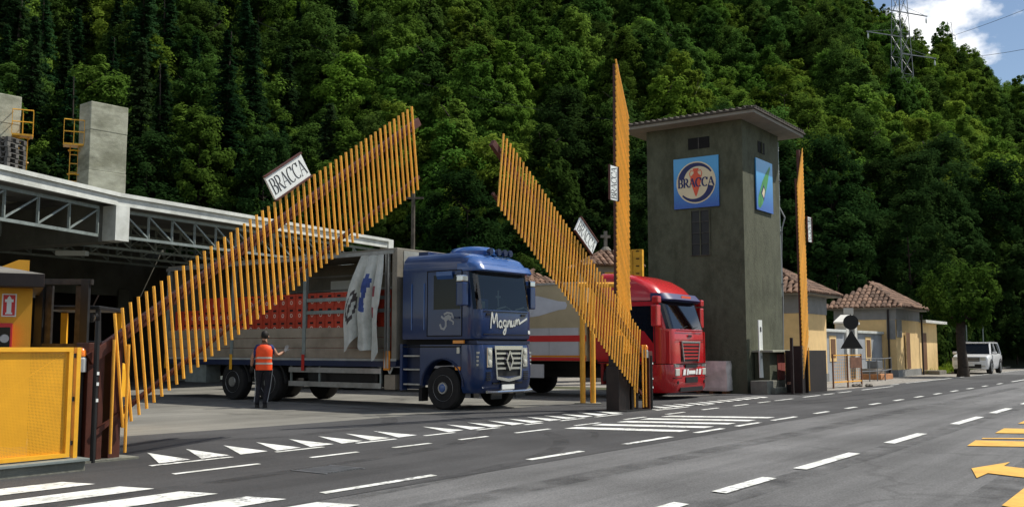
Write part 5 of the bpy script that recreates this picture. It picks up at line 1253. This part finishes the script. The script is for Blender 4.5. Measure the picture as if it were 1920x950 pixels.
# downpipe and insulators on the far corner
t = thing('downpipe', 'grey downpipe running up the far road side corner of the tower', 'pipe', tc + RU * (TWX + .10) + RV * .12)
MB().lathe([(3.2, .10), (8.6, .10)], (0, 0, 0), 'z', 12).build('pipe', 'galvanised', t, smooth=True)
for z in (3.6, 5.4, 7.2): MB().box(-.13, .13, -.13, .13, z, z + .05).build('bracket', 'steel_grey', t)
for k, z in enumerate((8.35, 7.5, 7.2, 6.6, 5.5)):
    t = thing('insulator_arm', ['white insulators just under the roof corner of the tower', 'upper pair of grey insulators beside the tower downpipe', 'second pair of grey insulators beside the tower downpipe', 'dark bracket beside the tower downpipe', 'lowest cable bracket beside the tower downpipe'][k], 'insulator', tc + RU * (TWX + .21) + RV * .3 + Vector((0, 0, z)), RZ)
    MB().bar((0, 0, 0), (.55, 0, .05), .04).build('arm', 'steel_grey', t)
    for x in (.25, .5): MB().lathe([(.0, .05), (.05, .07), (.1, .05), (.15, .07), (.2, .04)], (x, 0, .03), 'z', 10).build('insulator', ('white_sign' if k == 0 else 'grey_plastic'), t, smooth=True)
t = thing('service_cable', 'looping grey cable hanging down the far corner of the tower', 'cable', tc + RU * (TWX + .5) + RV * .2)
MB().path([(0, 0, 6.4), (.2, 0, 6.0), (.08, 0, 5.6), (.04, 0, 4.6), (.06, 0, 3.2), (.0, 0, .5)], .025, 6).build('cable', 'grey_plastic', t)

# ---- things around the tower foot
mo = uv(30.35, 11.55)
t = thing('meter_hut', 'low grey concrete meter hut with concrete cap and red double doors at the tower foot', 'hut', mo, RZ)
MB().box(0, 1.35, -.05, .44, .0, 1.30).build('wall', 'tower_render', t); MB().box(-.15, 1.60, -.22, .46, 1.302, 1.37).build('cap_slab', 'concrete', t, bevel=.01)
for x in (.66, 1.0): MB().box(x, x + .32, -.075, -.055, .42, 1.24).build('door', 'door_red', t)
MB().box(.64, 1.345, -.066, -.052, .02, .40).build('footing', 'concrete', t)
t = thing('steps', 'small weathered concrete steps in front of the meter hut', 'steps', mo, RZ)
MB().box(-.75, .10, -.25, .3, 0, .42).build('upper_step', 'concrete_base', t, bevel=.02); MB().box(-.45, .55, -.40, -.06, 0, .20).build('lower_step', 'concrete_base', t, bevel=.02)
t = thing('marker_board', 'tall narrow white board with small black marks leaning on the tower corner', 'board', uv(30.30, 11.75), RZ)
MB().prism([(-.12, 0, .50), (.06, -.05, .50), (.14, 0, 2.32), (-.16, 0, 2.32)], (0, .03, 0)).build('board', 'white_sign', t)
MB().box(-.05, .04, -.012, -.004, 1.95, 2.10).build('mark', 'black_print', t); MB().box(-.05, .03, -.03, -.02, 1.1, 1.2).build('lower_mark', 'grey_plastic', t)
# wrapped pallet load
p = G(1361, 737); t = thing('wrapped_pallet', 'pallet load in crinkled clear plastic wrap against the tower', 'pallet load', p + RV * .35, RZ + .1)
rw = random.Random(9); ringsw = []
for z in (0.10, .2, .4, .6, .8, .98, 1.02):
    k = 1.0 + (.04 if z < .9 else .02); ringsw.append([((a + rw.uniform(-.02, .02)) * k, (b + rw.uniform(-.02, .02)) * k, z + rw.uniform(-.015, .015)) for a, b in [(-.45, -.5), (-.15, -.53), (.15, -.51), (.45, -.5), (.47, -.15), (.46, .2), (.45, .5), (0, .5), (-.45, .5), (-.47, 0)]])
MB().loft(ringsw).build('wrapped_load', 'plastic_wrap', t)
for y in (-.42, 0, .42): MB().box(-.45, .45, y - .06, y + .06, 0, .095).build('pallet_runner', 'brown_wood', t)
# rusty door frame leaning behind the red truck
t = thing('mesh_door', 'rust brown steel mesh door panel against the shaded tower wall beside the red truck', 'door', uv(29.55, 14.05), RZ)
for y in (-.55, .85): MB().box(-.03, .03, y, y + .08, 0, 2.75).build('stile', 'rust_frame', t)
for z in (.9, 2.35, 2.68): MB().box(-.028, .028, -.469, .849, z, z + .07).build('rail', 'rust_frame', t)
MB().box(-.005, .005, -.469, .849, .05, 2.66).build('sheet', 'rust_brown', t)
MB().lathe([(-.045, .14), (-.035, .14)], (0, -.2, 1.25), 'x', 18).build('notice', 'white_sign', t)

# ---- yellow crate stacks behind the red truck
yb, ys, yl = crate_proto('crate_yellow', .375, .30, .30, None)
yo = Vector((4.85, 39.5, 0)); yr = R_(-20); RYm = Matrix.Rotation(yr, 3, 'Z')
for c in range(4):
    for r in range(18 if c > 1 else 17 if c == 1 else 15):
        o = link('yellow_crate', yb, None, yo + RYm @ Vector((-1.16 + c * .39, random.uniform(0, .01), r * .298 + .02)), yr)
        tag(o, 'yellow plastic bottle crate in the %s stack between the red truck and the tower' % ('leftmost', 'second', 'third', 'rightmost')[c], 'crate', 'yellow crates stacked behind the red truck')
        if r > 8: link('handle_slot', ys, o)

# ---- tiled roofs: every tile an object on the slopes one can see
tile_me = {}
def tile_mesh(w, l):
    if (w, l) not in tile_me:
        mb = MB(); n = 5; a = [(-w / 2 * math.cos(PI * k / n), w * .42 * math.sin(PI * k / n)) for k in range(n + 1)]
        mb.loft([[(x, 0, z) for x, z in a], [(x * .8, l, z * .8) for x, z in a]], closed=False, caps=False)
        mb.face([(x, 0, z) for x, z in a]); tile_me[(w, l)] = mb.mesh('roof_tile', 'tile', fix=False)
    return tile_me[(w, l)]
def tile_slope(parent, A, B, T, w=.22, l=.40, T2=None, limit=300):
    """eave from A to B, top edge T..T2 (T2=None: a triangle)"""
    A, B, T = Vector(A), Vector(B), Vector(T); T2 = Vector(T2) if T2 else T
    ex = (B - A).normalized(); m = (T + T2) / 2; e = A + ex * (m - A).dot(ex); up_ = (m - e); H_ = up_.length; ey = up_.normalized(); ez = ex.cross(ey)
    if ez.z < 0: ez = -ez
    rot = Matrix((ex, ey, ez)).transposed().to_4x4(); me = tile_mesh(w, l); W_ = (B - A).length
    xa, xb = (T - A).dot(ex), (T2 - A).dot(ex); cnt = 0; r = 0
    if xa > xb: xa, xb = xb, xa
    while r * l * .8 < H_ - .05:
        f = r * l * .8 / H_; x0, x1 = xa * f, W_ + (xb - W_) * f; n = max(1, int((x1 - x0) / w))
        for k in range(n):
            if cnt >= limit: return
            o = bpy.data.objects.new('roof_tile', me); COL.objects.link(o); o.parent = parent
            o.matrix_local = Matrix.Translation(A + ex * (x0 + (x1 - x0) * (k + .5) / n + random.uniform(-.012, .012)) + ey * (r * l * .8 - .05) + ez * (.012 + random.uniform(0, .012))) @ rot; cnt += 1
        r += 1
def hip_house(name, label, org, rz, lx, ly, hw, hr, ov, wallm, bandm, band=.6, tiles=((1, 0), (0, 1)), ridge=0.0, tw_=.24):
    t = thing(name, label, 'house', org, rz)
    MB().box(0, lx, 0, ly, 0, hw - band).build('wall', wallm, t); MB().box(-.03, lx + .03, -.03, ly + .03, hw - band + .001, hw).build('cornice_band', bandm, t)
    MB().box(-.05, lx + .05, -.05, ly + .05, -.001, .35).build('plinth', bandm, t)
    e = [(-ov, -ov, hw), (lx + ov, -ov, hw), (lx + ov, ly + ov, hw), (-ov, ly + ov, hw)]
    rx = max(0.0, (lx - ly) / 2) + ridge; a, b = (lx / 2 - rx, ly / 2, hr), (lx / 2 + rx, ly / 2, hr)
    MB().box(-ov + .03, lx + ov - .03, -ov + .03, ly + ov - .03, hw + .001, hw + .06).build('soffit', 'soffit', t)
    rf = MB(); up2 = lambda p: (p[0], p[1], p[2] + .062)
    E_ = [up2(q) for q in e]; a, b = up2(a), up2(b)
    rf.face([E_[0], E_[1], b, a]); rf.face([E_[1], E_[2], b]); rf.face([E_[2], E_[3], a, b]); rf.face([E_[3], E_[0], a]); rf.face(E_[::-1]); ro = rf.build('roof', 'tile_dark', t, fix=False)
    tile_slope(ro, E_[0], E_[1], a, T2=b, w=tw_); tile_slope(ro, E_[3], E_[0], a, w=tw_)
    return t, ro
# first yellow house (behind the tower)
h1, _ = hip_house('house', 'small yellow house with grey cornice and tiled hip roof just behind the tower', uv(39.9, 13.7), RZ, 3.1, 3.8, 3.62, 5.0, .55, 'house_yellow', 'house_grey', .75)
# second yellow house
h2, r2 = hip_house('house', 'yellow house with two tall doors and tiled hip roof beside the plane tree', uv(52.4, 13.15), RZ, 4.9, 3.1, 3.45, 4.75, .45, 'house_yellow', 'house_grey', .55, tw_=.26)
for x in (1.6,): 
    d = MB().box(x, x + .95, -.06, -.052, .38, 2.25).build('door', 'brown_wood', h2); MB().box(x - .06, x, -.09, -.052, .38, 2.32).build('jamb', 'house_yellow', d)
MB().box(.02, 1.05, -.032, -.031, 2.0, 2.89).build('plaster_patch', 'house_grey', h2); MB().box(-.033, -.031, .02, .45, 1.9, 2.89).build('plaster_patch', 'house_grey', h2)
MB().lathe([(0, .05), (3.4, .05)], (-.10, .35, 0), 'z', 8).build('downpipe', 'dark_brown', h2); MB().lathe([(0, .05), (3.3, .05)], (4.96, -.12, 0), 'z', 8).build('downpipe', 'dark_brown', h2)
t = thing('house_annex', 'lower flat roofed yellow annex at the end of the house beside the plane tree', 'house', uv(57.35, 13.25), RZ)
MB().box(0, 4.6, 0, 2.9, 0, 2.85).build('wall', 'house_yellow', t); MB().box(-.001, 5.3, -.45, 3.2, 2.851, 3.0).build('roof_slab', 'trim_white', t)
MB().box(1.0, 1.95, -.012, -.003, .25, 2.3).build('door', 'brown_wood', t); MB().box(.7, 2.4, -.9, -.02, 0, .22).build('doorstep', 'stone', t, bevel=.02); MB().box(4.61, 4.75, .2, .5, 1.6, 1.9).build('wall_lamp', 'trim_white', t)
# wall between the two houses
t = thing('garden_wall', 'grey rendered wall with pale coping and two yellow framed windows between the houses', 'wall', uv(43.05, 13.85), RZ)
MB().box(0, 9.3, 0, .3, 0, 2.15).build('wall', 'wall_grey', t)
for x0, x1 in ((.0, 2.9), (4.75, 9.3)): MB().box(x0, x1, -.12, .42, 2.151, 2.28).build('coping', 'fascia_white', t, bevel=.02)
for x in (3.0, 4.3): MB().box(x, x + .38, -.10, .4, 0, 2.55).build('pilaster', 'trim_white', t)
MB().box(3.385, 4.295, -.02, -.003, 0, 2.3).build('gate_panel', 'steel_grey', t)
MB().prism([(2.7, -.15, 2.56), (4.98, -.15, 2.56), (4.98, -.15, 2.64), (3.84, -.15, 3.0), (2.7, -.15, 2.64)], (0, .55, 0)).build('pediment', 'trim_white', t)
for x in (.75, 6.3):
    w = MB().box(x, x + .95, -.02, -.003, .85, 2.0).build('window_surround', 'house_yellow', t); MB().box(x + .16, x + .79, -.035, -.022, 1.02, 1.85).build('shutter', 'brown_wood', w)
# ---- barrier, railing, signs between the houses and the road
a, b = G(1563, 728), G(1616, 724); L_ = (b - a).length; t = thing('mesh_barrier', 'orange brown wire mesh barrier panel beside the dark gate housing', 'barrier', a, math.atan2((b - a).y, (b - a).x))
for x in (0, L_ * .5, L_): MB().bar((x, 0, 0), (x, 0, 1.22), .05).build('post', 'rust_frame', t)
for z in (.22, 1.18): MB().bar((0, 0, z), (L_, 0, z), .04).build('rail', 'slat_paint', t)
wm = MB()
for k in range(1, 14): wm.bar((L_ * k / 14, .0, .24), (L_ * k / 14, 0, 1.16), .008)
for k in range(1, 9): wm.bar((0, .006, .22 + k * .107), (L_, .006, .22 + k * .107), .008)
stuff(wm.build('wire_mesh', 'slat_paint', t)); MB().box(L_ * .56, L_ * .96, -.05, -.03, .70, 1.10).build('plate', 'rust_frame', t)
t = thing('rubble', 'small heap of stones and a can at the foot of the wire mesh barrier', 'rubble', b - (b - a) * .15 - RV * .2)
for k in range(6): MB().lathe([(-.06, .03), (0, .10), (.06, .05)], (random.uniform(-.4, .3), random.uniform(-.15, .15), .05), 'z', 6).build('stone', 'stone', t)
rp = [G(1616, 716), G(1660, 713), G(1672, 709)]
t = thing('hand_railing', 'thin grey pipe railing leading up to the yellow house door', 'railing', rp[0])
q = [p_ - rp[0] for p_ in rp]
for s0, s1 in zip(q[:-1], q[1:]):
    for z in (.45, .98): MB().tube(s0 + Vector((0, 0, z)), s1 + Vector((0, 0, z)), .025, .025, 6).build('rail', 'steel_grey', t)
for p_ in (q[0], q[0].lerp(q[1], .33), q[0].lerp(q[1], .66), q[1], q[2]): MB().tube(p_, p_ + Vector((0, 0, 1.0)), .025, .025, 6).build('post', 'steel_grey', t)
t = thing('doorstep', 'low brick and stone steps with a dark tub below the yellow house corner', 'steps', G(1662, 711), RZ)
MB().box(-.9, 1.2, 0, .9, 0, .25).build('lower_step', 'brick_orange', t, bevel=.02); MB().box(-.7, .9, .25, .9, .251, .5).build('upper_step', 'stone', t, bevel=.02); MB().box(-.2, .6, .3, .8, .501, .85).build('tub', 'steel_grey', t, bevel=.03)
p = G(1599, 717); t = thing('traffic_sign', 'back of a round and a triangular road sign on one post before the houses', 'road sign', p, R_(-18))
MB().lathe([(0, .03), (3.1, .03)], (0, 0, 0), 'z', 8).build('post', 'steel_grey', t)
MB().lathe([(-.055, .31), (-.04, .31)], (0, 0, 2.52), 'y', 28).build('round_plate', 'sign_back', t); MB().prism([(-.45, -.05, 1.42), (.45, -.05, 1.42), (0, -.05, 2.2)], (0, .015, 0)).build('triangular_plate', 'sign_back', t)
MB().box(-.28, .12, -.05, -.035, 2.86, 3.12).build('small_plate', 'trim_white', t)
p = G(1522, 734); t = thing('parking_sign', 'blue parking sign with white plate below on a thin post behind the dark gate housing', 'road sign', p + RV * 1.6 + RU * .9, R_(20))
for x in (-.08, .12): MB().lathe([(0, .022), (2.2, .022)], (x, 0, 0), 'z', 8).build('post', 'steel_grey', t)
MB().box(-.14, .20, -.05, -.035, 1.92, 2.42).build('blue_plate', 'sign_blue', t); MB().box(-.14, .20, -.05, -.035, 1.50, 1.89).build('white_plate', 'trim_white', t)
for c_, lm in lettering('P', .26, .05, .06, lambda x, y, k: Vector((.03 + x, -.052 - k * .0005, 2.17 + y))): lm.build('letter', 'white_sign', t, fix=False)
# kerb stones at the verge
km = MB().box(0, .98, 0, .15, 0, .12).mesh('kerb_stone', 'stone', bevel=.01)
for k in range(40):
    o = link('kerb_stone', km, verge); o.location = (61 + k, 12.2 + max(0, k - 8) * .02, .004)

# ---- plane tree by the road
p = G(1806, 706); t = thing('plane_tree', 'pollarded plane tree with thick dark trunk standing by the white car', 'tree', p); t.scale = (.93, .93, .95)
random.seed(31)
tm = MB(); pts = [Vector((0, 0, -.2)), Vector((.03, 0, .5)), Vector((.0, .05, 1.4)), Vector((-.05, 0, 2.3)), Vector((0, 0, 2.9))]
for i, (r0, r1) in enumerate(((.38, .28), (.28, .24), (.24, .23), (.23, .25))): tm.tube(pts[i], pts[i + 1], r0, r1, 12, False)
for k in range(9):
    a = 2 * PI * k / 9; e = Vector((math.cos(a) * 1.3, math.sin(a) * 1.3, 3.9 + .3 * math.sin(k * 2.1))); m_ = pts[-1].lerp(e, .5) + Vector((0, 0, -.1)); tm.tube(pts[-1], m_, .13, .09, 7, False); tm.tube(m_, e, .09, .03, 6, False)
tm.build('trunk', 'bark', t, smooth=True)
cm = MB(); lob = [(rnd_dir(), random.uniform(.65, 1.3)) for _ in range(8)]
for c_ in range(150):
    d = rnd_dir(); k_ = 1.0
    for l_, w_ in lob: k_ += (w_ - 1) * max(0, d.dot(l_)) ** 2
    rr = max(.6, min(1.3, k_)) * random.uniform(.45, 1.0) ** .5; cen = Vector((d.x * 2.05 * rr, d.y * 2.05 * rr, 4.05 + d.z * (1.6 if d.z > 0 else 1.35) * rr)); cr = random.uniform(.22, .5)
    for _ in range(int(cr * 110)):
        q_ = rnd_dir(); leaf_quad(cm, cen + q_ * cr * random.random() ** .45, (q_ * .5 + d * .4 + Vector((0, 0, .5)) + rnd_dir() * .6).normalized(), random.uniform(.10, .24), 1.2)
cm.build('crown', 'leaf_plane', t, fix=False)
# ---- white off-roader
p = G(1819, 701); cr_ = thing('car', 'white boxy off-road car parked behind the plane tree', 'car', p, math.atan2(-RU.y, -RU.x))
def car_ring(x, hw, z0, z1): return [(x, -hw * .92, z0), (x, -hw, z0 + .2), (x, -hw, z1 - .12), (x, -hw * .93, z1), (x, hw * .93, z1), (x, hw, z1 - .12), (x, hw, z0 + .2), (x, hw * .92, z0)]
MB().loft([car_ring(.0, .82, .32, .80), car_ring(-.06, .92, .28, .98), car_ring(-.5, .95, .28, 1.06), (car_ring(-1.35, .96, .28, 1.12)), car_ring(-3.9, .96, .28, 1.14), car_ring(-4.55, .93, .30, 1.12), car_ring(-4.7, .88, .4, .95)]).build('body', 'car_white', cr_, smooth=True)
def top_ring(x, hw, z): return [(x, -hw, z), (x, hw, z)]
gh = MB().loft([[(-1.30, -.86, 1.10), (-4.55, -.86, 1.12), (-4.55, .86, 1.12), (-1.30, .86, 1.10)], [(-1.95, -.72, 1.72), (-4.40, -.72, 1.72), (-4.40, .72, 1.72), (-1.95, .72, 1.72)]]).build('cabin', 'window_glass', cr_)
MB().box(-4.45, -1.92, -.75, .75, 1.721, 1.80).build('roof', 'car_white', cr_, bevel=.03)
for s in (-1, 1):
    for x0, x1 in ((-1.30, -1.95), (-2.95, -2.95), (-4.5, -4.38)): MB().bar((x0, s * .87, 1.11), (x1, s * .735, 1.72), .09, .05).build('pillar', 'car_white', cr_)
    m_ = MB().box(-1.62, -1.42, min(s * .95, s * 1.16), max(s * .95, s * 1.16), 1.10, 1.26).build('mirror', 'car_white', cr_, bevel=.03)
    hl = MB().box(-.10, .015, min(s * .56, s * .84), max(s * .56, s * .84), .78, .95).build('headlamp', 'lamp_glass', cr_, bevel=.02)
    for x in (-.95, -3.75):
        w = MB().lathe([(-.13, .22), (-.13, .35), (-.09, .38), (.09, .38), (.13, .35), (.13, .22)], (x, s * .86, .38), 'y', 20).build('wheel', 'rubber', cr_, smooth=True); MB().lathe([(s * .125, .24), (s * .14, .20), (s * .10, .10), (s * .12, .01)], (x, s * .86, .38), 'y', 16, cap=False).build('rim', 'aluminium', w)
        MB().path([(x + .45 * math.cos(PI * k / 10), s * .965, .38 + .45 * math.sin(PI * k / 10)) for k in range(11)], .03, 5).build('wheel_arch', 'black', cr_)
    MB().box(-.02, .01, min(s * .50, s * .80), max(s * .50, s * .80), .40, .50).build('fog_lamp', 'lamp_glass', cr_)
    MB().bar((-4.2, s * .66, 1.84), (-2.2, s * .66, 1.84), .03).build('roof_rail', 'black', cr_)
gr = MB().box(-.05, .022, -.52, .52, .72, .93).build('grille', 'black', cr_); MB().box(.023, .03, -.5, .5, .86, .89).build('grille_bar', 'aluminium', gr); MB().box(.023, .03, -.5, .5, .78, .81).build('grille_bar', 'aluminium', gr)
MB().box(-.03, .03, -.6, .6, .34, .56).build('lower_bumper', 'black', cr_); MB().box(.031, .04, -.26, .26, .46, .56).build('number_plate', 'white_sign', cr_)
MB().bar((-1.28, -.5, 1.13), (-1.5, .1, 1.30), .02).build('wiper', 'black', cr_)
for k, px in enumerate((1815, 1846)):
    p = G(px, 693); t = thing('lamp_post', ['thin grey pole behind the plane tree trunk', 'thin grey pole standing right behind the white car roof'][k], 'pole', p)
    MB().lathe([(0, .05), (4.6, .04)], (0, 0, 0), 'z', 8).build('pole', 'galvanised', t); MB().lathe([(4.6, .04), (4.65, .08), (4.7, .03)], (0, 0, 0), 'z', 8).build('cap', 'galvanised', t)

# ---- little shrine pavilion and low house behind the trucks
t, _ = hip_house('house', 'low grey house with a small tiled roof behind the beige trailer', Vector((1.0, 47, 0)), RZ - .2, 2.6, 3.0, 4.1, 5.1, .4, 'house_grey', 'house_grey', .3, tw_=.3)
MB().box(-.02, -.004, .5, 1.3, 3.0, 3.7).build('window', 'window_glass', t)
sp = Vector((4.15, 43.5, 0)); t = thing('shrine_pavilion', 'small pillared pavilion with tiled hip roof and stone cross behind the raised gate', 'pavilion', sp, R_(20))
MB().box(-.9, .9, -.9, .9, 0, 3.0).build('base', 'house_grey', t)
for x in (-.8, .8):
    for y in (-.8, .8): MB().lathe([(3.0, .18), (3.1, .15), (4.6, .13), (4.7, .20)], (x, y, 0), 'z', 12).build('pillar', 'concrete', t, smooth=True)
MB().box(-1.0, 1.0, -1.0, 1.0, 4.701, 4.95).build('entablature', 'house_grey', t)
o_ = 1.25; E_ = [(-o_, -o_, 4.96), (o_, -o_, 4.96), (o_, o_, 4.96), (-o_, o_, 4.96)]; ap = (0, 0, 5.75); rf = MB()
for i in range(4): rf.face([E_[i], E_[(i + 1) % 4], ap])
rf.face(E_[::-1]); ro = rf.build('roof', 'tile_dark', t, fix=False); tile_slope(ro, E_[0], E_[1], ap, w=.26); tile_slope(ro, E_[3], E_[0], ap, w=.26); tile_slope(ro, E_[1], E_[2], ap, w=.26)
MB().lathe([(5.6, .22), (5.75, .25), (5.9, .12)], (0, 0, 0), 'z', 10).build('finial', 'stone', t); MB().box(-.06, .06, -.06, .06, 5.9, 6.6).box(-.22, .22, -.05, .05, 6.30, 6.42).build('cross', 'stone', t)

# ================================================================== PYLONS AND WIRES
def pylon(label, px, d, h, w, arms, seed_z=None):
    p = hill_xy(px, d); p.z = hill(px, d); t = thing('pylon', label, 'pylon', p, R_(25))
    n = 9; cs_ = [[Vector((sx * (w * (1 - .6 * k / n)) / 2, sy * (w * (1 - .6 * k / n)) / 2, h * k / n)) for sx, sy in ((-1, -1), (1, -1), (1, 1), (-1, 1))] for k in range(n + 1)]
    for c_ in range(4):
        m_ = MB()
        for k in range(n): m_.bar(cs_[k][c_], cs_[k + 1][c_], .08)
        m_.build('leg', 'pylon_steel', t)
    for k in range(n):
        m_ = MB()
        for c_ in range(4):
            e = (c_ + 1) % 4; m_.bar(cs_[k][c_], cs_[k + 1][e], .045); m_.bar(cs_[k][e], cs_[k + 1][c_], .045); m_.bar(cs_[k + 1][c_], cs_[k + 1][e], .045)
        m_.build('lattice', 'pylon_steel', t)
    for z, x0, x1 in arms:
        m_ = MB().bar((x0, 0, z), (x1, 0, z + .15), .16, .14); ar_ = m_.build('cross_arm', 'pylon_steel', t); MB().bar((x0, 0, z + .1), (0, 0, z + 1.3), .04).bar((x1, 0, z + .1), (0, 0, z + 1.3), .04).build('arm_tie', 'pylon_steel', ar_)
        for x in (x0, x1):
            if abs(x) > 1: MB().lathe([(-1.0, .04), (-.8, .13), (-.4, .13), (0, .04)], (x * .96, 0, z - .1), 'z', 8).build('insulator_string', 'white_sign', ar_)
    return t, p
pyA, pA = pylon('large grey lattice power pylon rising from the wooded slope at the upper right', 1708, 165, 30, 2.9, ((16.2, -7.2, .3), (13.6, -.3, 7.6), (20.4, -3, 6), (26, -4, 4)))
pyB, pB = pylon('small slender lattice pylon on the skyline at the far right', 1799, 262, 36, 3.2, ((33.0, -2.6, 2.6),))
def wire(label, a, b, sag, r, m='wire_dark', n=14):
    a, b = Vector(a), Vector(b); pts = [a.lerp(b, k / n) - Vector((0, 0, sag * 4 * (k / n) * (1 - k / n))) for k in range(n + 1)]
    o = MB().path([p_ - a for p_ in pts], r, 5).build('power_line', m); o.location = a; tag(o, label, 'cable', 'power lines')
wire('upper power line crossing the sky towards the upper right corner', pB + Vector((2, 0, 33)), Vector((110, 118, 66)), 2, .05)
wire('lower power line crossing the sky at the right edge', pB + Vector((2, 0, 27.0)), Vector((112, 125, 55)), 3, .05)
wire('thin pale cable slanting down across the hillside above the raised gates', Vector((-24, 90, 32.0)), Vector((8.2, 75, 19.0)), 1.5, .014, 'wire_dark')
